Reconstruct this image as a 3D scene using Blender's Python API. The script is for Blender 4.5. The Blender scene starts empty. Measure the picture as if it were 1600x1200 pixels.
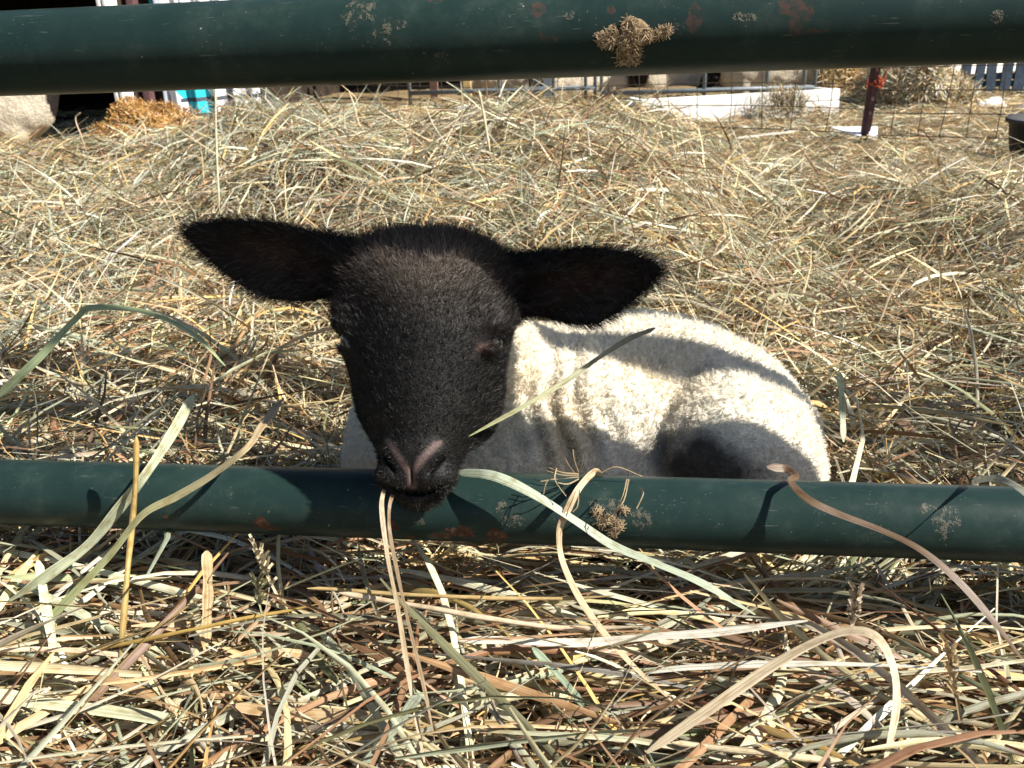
import bpy, math
import numpy as np
from mathutils import Matrix, Vector
rng = np.random.default_rng(11)
S = bpy.context.scene
COL = S.collection
# ---------------------------------------------------------------- camera
PITCH, YAW, ROLL, FPX = 0.3799, -0.1445, -0.0405, 1386.0
fw = np.array([math.sin(YAW)*math.cos(PITCH), math.cos(YAW)*math.cos(PITCH), -math.sin(PITCH)])
rt = np.cross(fw, [0, 0, 1]); rt /= np.linalg.norm(rt); up = np.cross(rt, fw)
CR = rt*math.cos(ROLL)+up*math.sin(ROLL); CU = -rt*math.sin(ROLL)+up*math.cos(ROLL)
CP = np.array([0, -.4865, .4105])
cd = bpy.data.cameras.new('camera'); cam = bpy.data.objects.new('camera', cd); COL.objects.link(cam)
cam.matrix_world = Matrix(((CR[0], CU[0], -fw[0], CP[0]), (CR[1], CU[1], -fw[1], CP[1]), (CR[2], CU[2], -fw[2], CP[2]), (0, 0, 0, 1)))
cd.sensor_width = 36; cd.lens = 36*FPX/1600; cd.clip_start = .02; cd.clip_end = 400
cd.dof.use_dof = True; cd.dof.focus_distance = .56; cd.dof.aperture_fstop = 27
S.camera = cam
# ---------------------------------------------------------------- light
SUN = np.array([1.08, -.27, 1.0]); SUN /= np.linalg.norm(SUN)
W = bpy.data.worlds.new('World'); S.world = W; W.use_nodes = True
wn = W.node_tree; wn.nodes.clear()
sk = wn.nodes.new('ShaderNodeTexSky'); sk.sky_type = 'NISHITA'; sk.sun_disc = False
sk.sun_elevation = math.asin(SUN[2]); sk.sun_rotation = math.atan2(SUN[0], SUN[1])
bg = wn.nodes.new('ShaderNodeBackground'); bg.inputs[1].default_value = .06
wo = wn.nodes.new('ShaderNodeOutputWorld')
wn.links.new(sk.outputs[0], bg.inputs[0]); wn.links.new(bg.outputs[0], wo.inputs[0])
sd = bpy.data.lights.new('sun', 'SUN'); sd.energy = 5.0; sd.angle = math.radians(.53); sd.color = (1, .95, .87)
so = bpy.data.objects.new('sun', sd); COL.objects.link(so)
so.rotation_euler = Vector(SUN).to_track_quat('Z', 'Y').to_euler(); so.location = (3, -1, 3)
S.view_settings.view_transform = 'Standard'; S.view_settings.look = 'None'
S.view_settings.exposure = 1.0; S.view_settings.gamma = 1; S.view_settings.use_curve_mapping = False
S.render.engine = 'CYCLES'
S.cycles.max_bounces = 7; S.cycles.diffuse_bounces = 3; S.cycles.transmission_bounces = 4
# ---------------------------------------------------------------- helpers
def P(px, py, y=None, z=None):
    d = fw+(px-800)/FPX*CR-(py-600)/FPX*CU
    k = (y-CP[1])/d[1] if y is not None else (z-CP[2])/d[2]
    return CP+k*d
def tag(o, label=None, cat=None, group=None, kind=None):
    if label: o['label'] = label
    if cat: o['category'] = cat
    if group: o['group'] = group
    if kind: o['kind'] = kind
    return o
def empty(name, loc=(0, 0, 0)):
    o = bpy.data.objects.new(name, None); COL.objects.link(o); o.location = [float(v) for v in loc]
    o.empty_display_size = .05; return o
def link(name, me, mat=None, parent=None, smooth=False):
    o = bpy.data.objects.new(name, me); COL.objects.link(o)
    if mat is not None and not me.materials: me.materials.append(mat)
    if parent is not None:
        o.parent = parent; o.matrix_parent_inverse = Matrix.Translation(parent.location).inverted()
    if smooth: me.polygons.foreach_set('use_smooth', np.ones(len(me.polygons), bool))
    return o
def quads_mesh(name, V, Q, col=None, uv=None):
    """fast numpy mesh of quads"""
    me = bpy.data.meshes.new(name)
    V = np.ascontiguousarray(V, np.float32); Q = np.ascontiguousarray(Q, np.int32)
    me.vertices.add(len(V)); me.vertices.foreach_set('co', V.ravel())
    me.loops.add(Q.size); me.loops.foreach_set('vertex_index', Q.ravel())
    me.polygons.add(len(Q)); me.polygons.foreach_set('loop_start', np.arange(0, Q.size, Q.shape[1], dtype=np.int32))
    me.update(calc_edges=True)
    if col is not None:
        c = np.ones((len(V), 4), np.float32); c[:, :3] = col
        a = me.attributes.new('col', 'FLOAT_COLOR', 'POINT'); a.data.foreach_set('color', c.ravel())
    if uv is not None:
        a = me.attributes.new('strip', 'FLOAT_VECTOR', 'POINT'); a.data.foreach_set('vector', np.ascontiguousarray(uv, np.float32).ravel())
    return me
def vnoise(p, seed=0):
    """smooth value noise for (n,3) points"""
    p = np.asarray(p, np.float64); i = np.floor(p).astype(np.int64); f = p-i; f = f*f*(3-2*f)
    def h(a, b, c):
        n = (a*374761393+b*668265263+c*2147483647+seed*97531) & 0xffffffff
        n = ((n ^ (n >> 13))*1274126177) & 0xffffffff
        return ((n ^ (n >> 16)) & 0xffff)/65535.
    r = 0
    for dx in (0, 1):
        for dy in (0, 1):
            for dz in (0, 1):
                w = (f[:, 0] if dx else 1-f[:, 0])*(f[:, 1] if dy else 1-f[:, 1])*(f[:, 2] if dz else 1-f[:, 2])
                r = r+w*h(i[:, 0]+dx, i[:, 1]+dy, i[:, 2]+dz)
    return r*2-1
# ---------------------------------------------------------------- materials
class NT:
    def __init__(s, name):
        s.m = bpy.data.materials.new(name); s.m.use_nodes = True; s.t = s.m.node_tree; s.t.nodes.clear()
        s.out = s.n('ShaderNodeOutputMaterial')
    def n(s, ty, **k):
        nd = s.t.nodes.new(ty)
        for a, v in k.items(): setattr(nd, a, v)
        return nd
    def l(s, a, b): s.t.links.new(a, b)
    def put(s, sock, v):
        if hasattr(v, 'links') or hasattr(v, 'is_output'): s.l(v, sock)
        else: sock.default_value = v
    def math(s, op, a, b=0.0, c=0.0):
        nd = s.n('ShaderNodeMath', operation=op)
        for k, v in enumerate((a, b, c)): s.put(nd.inputs[k], v)
        return nd.outputs[0]
    def noise(s, vec, scale, detail=3, rough=.55):
        nd = s.n('ShaderNodeTexNoise'); nd.inputs['Scale'].default_value = scale; nd.inputs['Detail'].default_value = detail
        nd.inputs['Roughness'].default_value = rough
        if vec is not None: s.l(vec, nd.inputs['Vector'])
        return nd.outputs['Fac']
    def ramp(s, f, stops):
        nd = s.n('ShaderNodeValToRGB'); e = nd.color_ramp.elements
        while len(e) < len(stops): e.new(.5)
        for k, (p, c) in enumerate(stops):
            e[k].position = p; e[k].color = (*c, 1) if len(c) == 3 else c
        s.l(f, nd.inputs[0]); return nd.outputs[0]
    def mix(s, f, a, b, blend='MIX'):
        nd = s.n('ShaderNodeMix', data_type='RGBA', blend_type=blend)
        s.put(nd.inputs[0], f)
        for k, v in ((6, a), (7, b)):
            s.put(nd.inputs[k], v if not isinstance(v, tuple) else ((*v, 1) if len(v) == 3 else v))
        return nd.outputs[2]
    def bsdf(s, color, rough=.8, spec=.3, bump=None, bstr=.3, bdist=.002, metallic=0.0):
        b = s.n('ShaderNodeBsdfPrincipled')
        s.put(b.inputs['Base Color'], (*color, 1) if isinstance(color, tuple) else color)
        s.put(b.inputs['Roughness'], rough); s.put(b.inputs['Specular IOR Level'], spec); b.inputs['Metallic'].default_value = metallic
        if bump is not None:
            bn = s.n('ShaderNodeBump'); bn.inputs['Strength'].default_value = bstr; bn.inputs['Distance'].default_value = bdist
            s.l(bump, bn.inputs['Height']); s.l(bn.outputs[0], b.inputs['Normal'])
        return b
    def done(s, sh): s.l(sh, s.out.inputs[0]); return s.m
def simple(name, c, rough=.8, var=.3, scale=20, spec=.3, bdist=.003, metallic=0.0):
    t = NT(name); tc = t.n('ShaderNodeTexCoord').outputs['Object']
    f = t.noise(tc, scale, 5, .65)
    lo = tuple(v*(1-var) for v in c); hi = tuple(min(1, v*(1+var)) for v in c)
    cc = t.ramp(f, [(.3, lo), (.7, hi)])
    b = t.bsdf(cc, rough, spec, t.noise(tc, scale*3, 4), .4, bdist, metallic)
    return t.done(b.outputs[0])
def hay_mat():
    t = NT('hay'); at = t.n('ShaderNodeAttribute', attribute_name='col').outputs['Color']
    uv = t.n('ShaderNodeAttribute', attribute_name='strip').outputs['Vector']
    mp = t.n('ShaderNodeMapping'); mp.inputs['Scale'].default_value = (9, 1.5, 40); t.l(uv, mp.inputs[0])
    st = t.noise(mp.outputs[0], 1.0, 3, .6)
    mp2 = t.n('ShaderNodeMapping'); mp2.inputs['Scale'].default_value = (1.2, 22, 40); t.l(uv, mp2.inputs[0])
    bl = t.noise(mp2.outputs[0], 1.0, 2, .6)
    c = t.mix(1.0, at, t.ramp(st, [(.28, (.52, .49, .44)), (.5, (.95, .94, .92)), (.72, (1.15, 1.15, 1.12))]), 'MULTIPLY')
    c = t.mix(1.0, c, t.ramp(bl, [(.28, (.72, .62, .5)), (.5, (1, 1, 1)), (.75, (1.1, 1.1, 1.08))]), 'MULTIPLY')
    b = t.bsdf(c, .42, .45, st, .6, .0006)
    tr = t.n('ShaderNodeBsdfTranslucent'); t.l(c, tr.inputs[0])
    mx = t.n('ShaderNodeMixShader'); mx.inputs[0].default_value = .16
    t.l(b.outputs[0], mx.inputs[1]); t.l(tr.outputs[0], mx.inputs[2])
    return t.done(mx.outputs[0])
HAY = hay_mat()
def ground_mat():
    t = NT('litter_ground'); tc = t.n('ShaderNodeTexCoord').outputs['Object']
    mp = t.n('ShaderNodeMapping'); mp.inputs['Scale'].default_value = (1, 2.2, 1); t.l(tc, mp.inputs[0])
    f = t.noise(mp.outputs[0], 45, 6, .75); g = t.noise(tc, 3, 4)
    c = t.ramp(f, [(.3, (.07, .045, .025)), (.5, (.22, .16, .09)), (.7, (.42, .34, .2))])
    c = t.mix(1.0, c, t.ramp(g, [(.3, (.75, .7, .65)), (.7, (1.1, 1.1, 1.05))]), 'MULTIPLY')
    return t.done(t.bsdf(c, .95, .1, f, .8, .01).outputs[0])
def under_mat():  # litter floor painted near-black to stand for shade between the blades
    t = NT('shade_dark_litter'); tc = t.n('ShaderNodeTexCoord').outputs['Object']
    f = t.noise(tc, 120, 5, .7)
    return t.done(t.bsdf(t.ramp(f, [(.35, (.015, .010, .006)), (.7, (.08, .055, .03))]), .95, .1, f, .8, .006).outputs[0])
# points on the rails where paint is worn, rusty or muddy
RZ = [.1296, .4084, .750, 1.065, 1.40]; RR = .0222
def on_rail(px, py, k):
    d = fw+(px-800)/FPX*CR-(py-600)/FPX*CU; o = np.array([CP[1], CP[2]-RZ[k]]); v = d[1:]
    a = v@v; b = 2*(o@v); c = o@o-RR*RR; q = max(b*b-4*a*c, 0); s = (-b-math.sqrt(q))/(2*a)
    return CP+s*d
def rail_mat():
    t = NT('green_gate_paint'); tc = t.n('ShaderNodeTexCoord').outputs['Object']
    n1 = t.noise(tc, 28, 5, .7); n2 = t.noise(tc, 260, 3, .7); n3 = t.noise(tc, 90, 4, .65)
    mp = t.n('ShaderNodeMapping'); mp.inputs['Scale'].default_value = (60, 700, 700); mp.inputs['Rotation'].default_value = (0, .5, .4); t.l(tc, mp.inputs[0])
    scr = t.noise(mp.outputs[0], 1.0, 2, .5)
    base = t.ramp(n1, [(.25, (.010, .024, .022)), (.6, (.016, .033, .029)), (.85, (.024, .043, .038))])
    dust = t.math('MULTIPLY', t.ramp(n1, [(.46, (0, 0, 0)), (.78, (1, 1, 1))]), t.ramp(n3, [(.42, (0, 0, 0)), (.72, (1, 1, 1))]))
    speck = t.ramp(n2, [(.70, (0, 0, 0)), (.755, (1, 1, 1))])
    speck = t.math('MULTIPLY', speck, t.ramp(n1, [(.4, (.0, .0, .0)), (.62, (1, 1, 1))]))
    vor = t.n('ShaderNodeTexVoronoi'); vor.inputs['Scale'].default_value = 420; t.l(tc, vor.inputs['Vector'])
    dots = t.math('MULTIPLY', t.ramp(vor.outputs['Distance'], [(.10, (1, 1, 1)), (.16, (0, 0, 0))]),
                  t.ramp(t.noise(tc, 40, 3), [(.56, (0, 0, 0)), (.66, (1, 1, 1))]))
    scrm = t.math('MULTIPLY', t.ramp(scr, [(.70, (0, 0, 0)), (.74, (1, 1, 1))]), .5)
    c = t.mix(t.math('MULTIPLY', dust, .30), base, (.11, .125, .11))
    c = t.mix(t.math('MULTIPLY', speck, .8), c, (.40, .36, .28))
    c = t.mix(t.math('MULTIPLY', dots, .5), c, (.2, .19, .15)); c = t.mix(scrm, c, (.10, .12, .10))
    def patches(lst, k):
        m = None
        off = t.noise(tc, 170, 4, .7)
        for px, py, rx, ry in lst:
            q = on_rail(px, py, k)
            sub = t.n('ShaderNodeVectorMath', operation='SUBTRACT'); t.l(tc, sub.inputs[0]); sub.inputs[1].default_value = q
            sc = t.n('ShaderNodeVectorMath', operation='MULTIPLY'); t.l(sub.outputs[0], sc.inputs[0])
            dd = .42/FPX; sc.inputs[1].default_value = (1/(rx*dd), 1/(ry*dd*1.2), 1/(ry*dd*1.2))
            ln = t.n('ShaderNodeVectorMath', operation='LENGTH'); t.l(sc.outputs[0], ln.inputs[0])
            v = t.math('SUBTRACT', 1.0, ln.outputs['Value'])
            m = v if m is None else t.math('MAXIMUM', m, v)
        m = t.math('ADD', m, t.math('MULTIPLY', t.math('SUBTRACT', off, .5), 2.2))
        return t.ramp(m, [(.18, (0, 0, 0)), (.26, (1, 1, 1))])
    lo = patches([(408, 818, 22, 14), (425, 826, 26, 8), (612, 822, 20, 14), (640, 840, 18, 9), (690, 838, 30, 12), (722, 832, 34, 15), (778, 836, 26, 16), (258, 808, 10, 6), (770, 846, 30, 7)], 0)
    hi = patches([(1250, 25, 24, 26), (1232, 8, 20, 12), (838, 14, 16, 12), (860, 58, 22, 7), (1085, 28, 14, 22), (1260, 50, 34, 5), (680, -2, 18, 8), (955, 14, 8, 7)], 1)
    mud = patches([(655, 735+80, 14, 12), (948, 792, 40, 20), (955, 815, 34, 18), (1000, 812, 26, 22), (1478, 815, 30, 32), (1450, 795, 34, 10), (785, 792, 14, 14), (800, 815, 34, 12)], 0)
    mud2 = patches([(985, 62, 44, 26), (1050, 46, 26, 8), (600, 45, 26, 20), (618, 40, 30, 8), (690, 88, 18, 8), (890, 24, 12, 8), (1165, 28, 22, 8), (1560, 25, 12, 10), (560, 20, 34, 26)], 1)
    rustc = t.ramp(n2, [(.3, (.035, .016, .011)), (.55, (.085, .042, .027)), (.75, (.19, .11, .07))])
    c = t.mix(lo, c, rustc)
    c = t.mix(t.math('MULTIPLY', hi, t.ramp(n2, [(.42, (.05, .05, .05)), (.62, (.45, .45, .45))])), c, (.12, .045, .033))
    mudm = t.math('MULTIPLY', t.math('MAXIMUM', mud, mud2), t.ramp(n2, [(.47, (.04, .04, .04)), (.60, (.85, .85, .85))]))
    c = t.mix(t.math('MULTIPLY', mudm, .55), c, (.16, .14, .10))
    rough = t.math('ADD', .36, t.math('MULTIPLY', t.math('ADD', t.math('ADD', dust, lo), mudm), .3))
    hgt = t.math('ADD', t.math('MULTIPLY', n3, .25), t.math('ADD', t.math('MULTIPLY', lo, -.5), mudm))
    return t.done(t.bsdf(c, rough, .16, hgt, .5, .0009).outputs[0])
# ---------------------------------------------------------------- ribbons (hay blades)
PAL = np.array([[.39, .41, .33], [.33, .37, .29], [.62, .55, .36], [.54, .44, .26], [.31, .20, .115], [.20, .125, .075],
                [.74, .70, .55], [.23, .26, .15], [.55, .40, .17], [.47, .47, .38], [.66, .60, .42]])
WGT = np.array([.16, .12, .12, .11, .11, .08, .07, .06, .05, .08, .04]); WGT = WGT/WGT.sum()
def norm(v): return v/np.maximum(np.linalg.norm(v, axis=-1, keepdims=True), 1e-9)
def ribbon_mesh(name, Pt, Wv, col, fold=None, seed=None):
    """Pt (n,m,3) centre lines, Wv (n,m,3) half-width vectors, fold (n,m,3) ridge offset -> quads"""
    n, m, _ = Pt.shape
    rows = [Pt-Wv, Pt+Wv] if fold is None else [Pt-Wv, Pt+fold, Pt+Wv]
    k = len(rows); V = np.stack(rows, 2).reshape(-1, 3)
    base = (np.arange(n)*m*k)[:, None, None]; i = (np.arange(m-1)*k)[None, :, None]; j = np.arange(k-1)[None, None, :]
    a = base+i+j; Q = np.stack([a, a+1, a+1+k, a+k], -1).reshape(-1, 4)
    c = np.repeat(col, m*k, 0)
    uv = np.zeros((n, m, k, 3)); uv[..., 0] = np.linspace(0, 1, k); ln = np.cumsum(np.r_[0, np.ones(m-1)])/(m-1)
    uv[..., 1] = ln[None, :, None]; uv[..., 2] = rng.random(n)[:, None, None]
    return quads_mesh(name, V, Q, c, uv.reshape(-1, 3))
def pick_cols(n, w=WGT, dark=0):
    w = np.asarray(w)/np.sum(w)
    c = PAL[rng.choice(len(PAL), n, p=w)]*np.array([1.13, 1.05, .97])*(1+rng.normal(0, .22, (n, 1)))*(1+rng.normal(0, .04, (n, 3)))
    return np.clip(c, .03, .82)
def blades(c, az, tilt, L, w, m, bend=.25, slope=None, twist=1.6, droop=.2):
    """vectorised curved twisted blades; c centre (n,3)"""
    n = len(c); s = np.linspace(-.5, .5, m)[None, :, None]
    t = np.stack([np.cos(az)*np.cos(tilt), np.sin(az)*np.cos(tilt), np.sin(tilt)], -1)
    if slope is not None: t[:, 2] += slope[:, 0]*t[:, 0]+slope[:, 1]*t[:, 1]; t = norm(t)
    sd_ = norm(np.cross(t, [0, 0, 1.])); upv = np.cross(sd_, t)
    ba = rng.normal(0, bend, (n, 1, 1)); bu = rng.normal(-droop, bend*.7, (n, 1, 1)); bc = rng.normal(0, bend*.8, (n, 1, 1))
    Lr = L[:, None, None]
    Pt = c[:, None]+t[:, None]*s*Lr+sd_[:, None]*(ba*(s*s-.08)+bc*s**3*2)*Lr*2+upv[:, None]*bu*(s*s-.08)*Lr*2
    kk = (rng.random((n, 1, 1)) < .38); s0 = rng.uniform(-.35, .35, (n, 1, 1)); rs = np.maximum(s-s0, 0)*kk
    Pt = Pt+Lr*rs*(sd_[:, None]*rng.normal(0, .38, (n, 1, 1))+upv[:, None]*rng.normal(-.10, .28, (n, 1, 1)))
    wob = 1+.20*np.sin(s*rng.uniform(5, 22, (n, 1, 1))+rng.uniform(0, 6, (n, 1, 1)))
    a0 = rng.normal(0, .9, (n, 1, 1)); a1 = rng.normal(0, twist, (n, 1, 1)); an = a0+a1*s
    tap = np.clip(np.minimum((s+.5)*7+.35, (.5-s)*3.0+.12), .1, 1)
    Wv = (sd_[:, None]*np.cos(an)+upv[:, None]*np.sin(an))*tap*wob*w[:, None, None]*.5
    nv = (-sd_[:, None]*np.sin(an)+upv[:, None]*np.cos(an))
    return Pt, Wv, nv
# ---------------------------------------------------------------- implicit surfaces
def surface_nets(sd3, X, Y, Z):
    ins = sd3 < 0
    nx, ny, nz = sd3.shape
    cnt = np.zeros((nx-1, ny-1, nz-1), np.int8)
    for a in (0, 1):
        for b in (0, 1):
            for c in (0, 1): cnt += ins[a:nx-1+a, b:ny-1+b, c:nz-1+c]
    cells = np.argwhere((cnt > 0) & (cnt < 8)); idx = -np.ones(cnt.shape, np.int64); idx[tuple(cells.T)] = np.arange(len(cells))
    acc = np.zeros((len(cells), 3)); num = np.zeros(len(cells))
    corners = [(a, b, c) for a in (0, 1) for b in (0, 1) for c in (0, 1)]
    for i, p in enumerate(corners):
        for q in corners[i+1:]:
            if sum(abs(np.subtract(p, q))) != 1: continue
            v0 = sd3[tuple((cells+p).T)]; v1 = sd3[tuple((cells+q).T)]; mk = (v0 < 0) != (v1 < 0)
            tt = np.where(mk, v0/np.where(mk, v0-v1, 1), 0)[:, None]
            pt = np.array(p)+(np.array(q)-np.array(p))*tt
            acc += pt*mk[:, None]; num += mk
    loc = acc/num[:, None]
    V = np.stack([A[cells[:, i]]+(A[cells[:, i]+1]-A[cells[:, i]])*loc[:, i] for i, A in enumerate((X, Y, Z))], -1)
    F = []
    for ax in range(3):
        a = [slice(None)]*3; b = [slice(None)]*3; a[ax] = slice(0, -1); b[ax] = slice(1, None)
        ch = ins[tuple(a)] != ins[tuple(b)]; e = np.argwhere(ch); inside0 = ins[tuple(a)][ch]
        o1, o2 = [(1, 2), (2, 0), (0, 1)][ax]
        ok = (e[:, o1] > 0) & (e[:, o2] > 0) & (e[:, o1] < cnt.shape[o1]) & (e[:, o2] < cnt.shape[o2]); e = e[ok]; inside0 = inside0[ok]
        d1 = np.zeros(3, int); d1[o1] = 1; d2 = np.zeros(3, int); d2[o2] = 1
        q = np.stack([idx[tuple((e-d1-d2).T)], idx[tuple((e-d2).T)], idx[tuple(e.T)], idx[tuple((e-d1).T)]], -1)
        q[~inside0] = q[~inside0][:, ::-1]; F.append(q)
    return V, np.concatenate(F)
def smin(a, b, k):
    h = np.clip(.5+.5*(b-a)/k, 0, 1); return b+(a-b)*h-k*h*(1-h)
def smax(a, b, k): return -smin(-a, -b, k)
def ell(p, c, r, B=None):
    """approximate signed distance to an ellipsoid; p tuple of arrays, B rows = axes"""
    d = [p[i]-c[i] for i in range(3)]
    if B is not None: d = [d[0]*B[k][0]+d[1]*B[k][1]+d[2]*B[k][2] for k in range(3)]
    k0 = np.sqrt((d[0]/r[0])**2+(d[1]/r[1])**2+(d[2]/r[2])**2)
    k1 = np.sqrt((d[0]/r[0]**2)**2+(d[1]/r[1]**2)**2+(d[2]/r[2]**2)**2)+1e-9
    return k0*(k0-1)/k1
def cap(p, a, b, ra, rb):
    a = np.array(a, float); b = np.array(b, float); ab = b-a
    d = [p[i]-a[i] for i in range(3)]
    h = np.clip((d[0]*ab[0]+d[1]*ab[1]+d[2]*ab[2])/(ab@ab), 0, 1)
    return np.sqrt(sum((d[i]-ab[i]*h)**2 for i in range(3)))-(ra+(rb-ra)*h)

# ================================================================ LAMB
HB = np.array([.0, -math.cos(math.radians(52)), -math.sin(math.radians(52))]); HB /= np.linalg.norm(HB)   # towards the nose
HA = np.array([1, 0, -.05]); HA -= HB*(HA@HB); HA /= np.linalg.norm(HA)
HC = np.cross(HB, HA)                                                                                       # out of the forehead
HB3 = np.stack([HA, HB, HC])
HO = np.array([-.1255, .012, .2325])
EARS = []
for side, base, tip, nn in ((-1, (-.172, .034, .275), (-.263, .007, .3030), (.10, -1, -.12)), (1, (-.068, .040, .264), (.0125, .028, .2740), (-.05, -1, -.10))):
    b_ = np.array(base); e = norm(np.array(tip)-b_); n_ = np.array(nn, float); n_ -= e*(n_@e); n_ = norm(n_); w_ = np.cross(n_, e)
    EARS.append((b_, np.array(tip), np.stack([e, w_, n_])))
def head_sdf(p):
    d = [p[i]-HO[i] for i in range(3)]
    a, b, c = [d[0]*HB3[k][0]+d[1]*HB3[k][1]+d[2]*HB3[k][2] for k in range(3)]
    q = (np.abs(a), b, c)
    s = ell((a, b, c), (0, -.028, -.004), (.051, .044, .044))
    s = smin(s, ell(q, (.016, -.040, .008), (.032, .026, .030)), .012)                   # topknot
    s = smin(s, ell((a, b, c), (0, .000, -.002), (.0500, .032, .035)), .012)
    s = smin(s, ell(q, (.0385, -.014, .013), (.0165, .014, .013)), .011)                # brow ridge
    s = smin(s, ell(q, (.0, .026, -.010), (.0405, .038, .034)), .014)
    s = smin(s, cap((a, b, c), (0, -.02, .012), (0, .052, -.002), .026, .0155), .014)  # bridge of the nose
    s = smin(s, ell(q, (.024, .018, -.032), (.021, .038, .028)), .014)                 # cheek
    s = smin(s, ell(q, (.0, .056, -.014), (.0255, .034, .024)), .012)                  # muzzle
    s = smin(s, ell(q, (.0, .066, .001), (.0190, .0135, .0125)), .006)                 # nose pad
    s = smin(s, ell(q, (.0095, .0785, -.006), (.0150, .0105, .0135)), .005)            # upper lip
    s = smin(s, ell(q, (.0, .0835, -.017), (.0165, .0135, .0125)), .003)               # lower lip, chin
    bm = b+14*a*a                                                                      # mouth curves up to its corners
    s = smax(s, -(np.sqrt((q[0]/.022)**2+((bm-.0885)/.0013)**2+((c-.004)/.022)**2)-1)*.0013, .0012)
    s = smax(s, -(np.sqrt((q[0]/.0008)**2+((b-.083)/.008)**2+((c-.008)/.007)**2)-1)*.0008, .0012)
    u = (q[0]-.0125)*-.62+(b-.0715)*.78; v = (q[0]-.0125)*.78+(b-.0715)*.62
    s = smax(s, -(np.sqrt((u/.0085)**2+((v-.0018-u*u*18)/.0016)**2+((c-.010)/.010)**2)-1)*.0016, .0014)
    s = smax(s, -ell(q, (.0505, .0005, .0120), (.0070, .0058, .0075)), .003)
    s = smin(s, ell(q, (.0440, -.0070, .0160), (.0070, .0042, .0105)), .003)           # upper lid
    s = smin(s, ell(q, (.0425, .0072, .0125), (.0060, .0032, .0100)), .003)            # lower lid
    return s, a, b, c
def ears_sdf(p):
    s = None
    for b_, tip, B in EARS:
        L = np.linalg.norm(tip-b_); m = b_+(tip-b_)*.50
        d = [p[i]-m[i] for i in range(3)]
        e, w, n = [d[0]*B[k][0]+d[1]*B[k][1]+d[2]*B[k][2] for k in range(3)]
        x = np.clip((e+L*.5)/L, -.2, 1.2)
        dn = 1.0 if B[1][2] < 0 else -1.0
        tp_ = np.clip((1.07-x)/.52, 0, 1)**.62
        wid = np.where(w*dn > 0, np.where(x < .55, .0275*(1-.42*((x-.55)/.75)**2), .0275*tp_), np.where(x < .55, .0195*(1-.30*((x-.55)/.75)**2), .0195*tp_**.8))+.0004
        nn = n+ (w/.024)**2*-.008 + .006
        o = (np.sqrt((e/(L*.54))**4+(w/wid)**2+(nn/.0052)**2)-1)*.0048
        root = cap(p, b_-(tip-b_)*.16, b_+(tip-b_)*.16, .0185, .0150)
        root = smax(root, -(np.sqrt(((e+.022)/.03)**2+(w/.010)**2+((n-.012)/.011)**2)-1)*.010, .004)
        o = smin(o, root, .009)
        s = o if s is None else np.minimum(s, o)
    return s
def body_sdf(p):
    x, y, z = p
    s = ell(p, (-.005, .203, .088), (.150, .107, .103))
    s = smin(s, ell(p, (-.125, .155, .105), (.092, .068, .088)), .035)                 # shoulder and chest
    s = smin(s, ell(p, (-.180, .125, .085), (.045, .04, .080)), .02)
    h = ell(p, (.070, .136, .095), (.058, .066, .077))                               # haunch
    h2 = ell(p, (.103, .155, .07), (.045, .075, .085))
    s = smin(s, ell(p, (-.065, .098, .092), (.085, .045, .040)), .014)              # brisket and folded fore leg
    s = smin(s, smin(h, h2, .02), .003)
    s = smin(s, ell(p, (-.045, .139, .122), (.066, .047, .068)), .02)
    s = smin(s, cap(p, (-.122, .065, .240), (-.105, .155, .150), .036, .052), .022)    # neck
    wr = np.exp(-((z-.14)/.05)**2)*np.exp(-((x+.045)/.032)**2)*np.exp(-((y-.11)/.05)**2)
    s = s+0.0042*np.sin((x+.25*(z-.14)+.003*np.sin(z*90))*360)*wr
    s = smin(s, cap(p, (.03, .13, .02), (.11, .12, .01), .022, .018), .02)          # folded hind leg
    s = smin(s, cap(p, (-.19, .13, .02), (-.08, .12, .010), .022, .016), .02)        # folded fore leg
    s = smin(s, cap(p, (.13, .19, .10), (.155, .20, .03), .018, .012), .02)          # tail
    return s
def lamb_sdf(p):
    h, a, b, c = head_sdf(p); e = ears_sdf(p); bd = body_sdf(p)
    return smin(smin(h, e, .010), bd, .022)
def axis(segs):
    out = []
    for lo, hi, st in segs: out.append(np.arange(lo, hi-st*.3, st))
    return np.concatenate(out+[[segs[-1][1]]]).astype(np.float32)
AX = axis([(-.305, -.19, .0022), (-.19, -.055, .0014), (-.055, .045, .0022), (.045, .185, .0035)])
AY = axis([(-.070, .06, .0014), (.06, .12, .0025), (.12, .33, .0045)])
AZ = axis([(-.035, .13, .0045), (.13, .345, .0015)])
GX, GY, GZ = np.meshgrid(AX, AY, AZ, indexing='ij')
SD = lamb_sdf((GX, GY, GZ)).astype(np.float32); del GX, GY, GZ
LV, LF = surface_nets(SD, AX, AY, AZ); del SD
LV = LV.astype(np.float64)
pv = (LV[:, 0], LV[:, 1], LV[:, 2])
hs, la, lb, lc = head_sdf(pv); es = ears_sdf(pv); bs = body_sdf(pv)
hd = np.minimum(hs, es); headness = np.clip((bs-hd)/.012+.5, 0, 1)
headness = np.where((LV[:, 2] > .20), np.maximum(headness, np.clip((.070-LV[:, 1])/.02, 0, 1)), headness)
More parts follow.
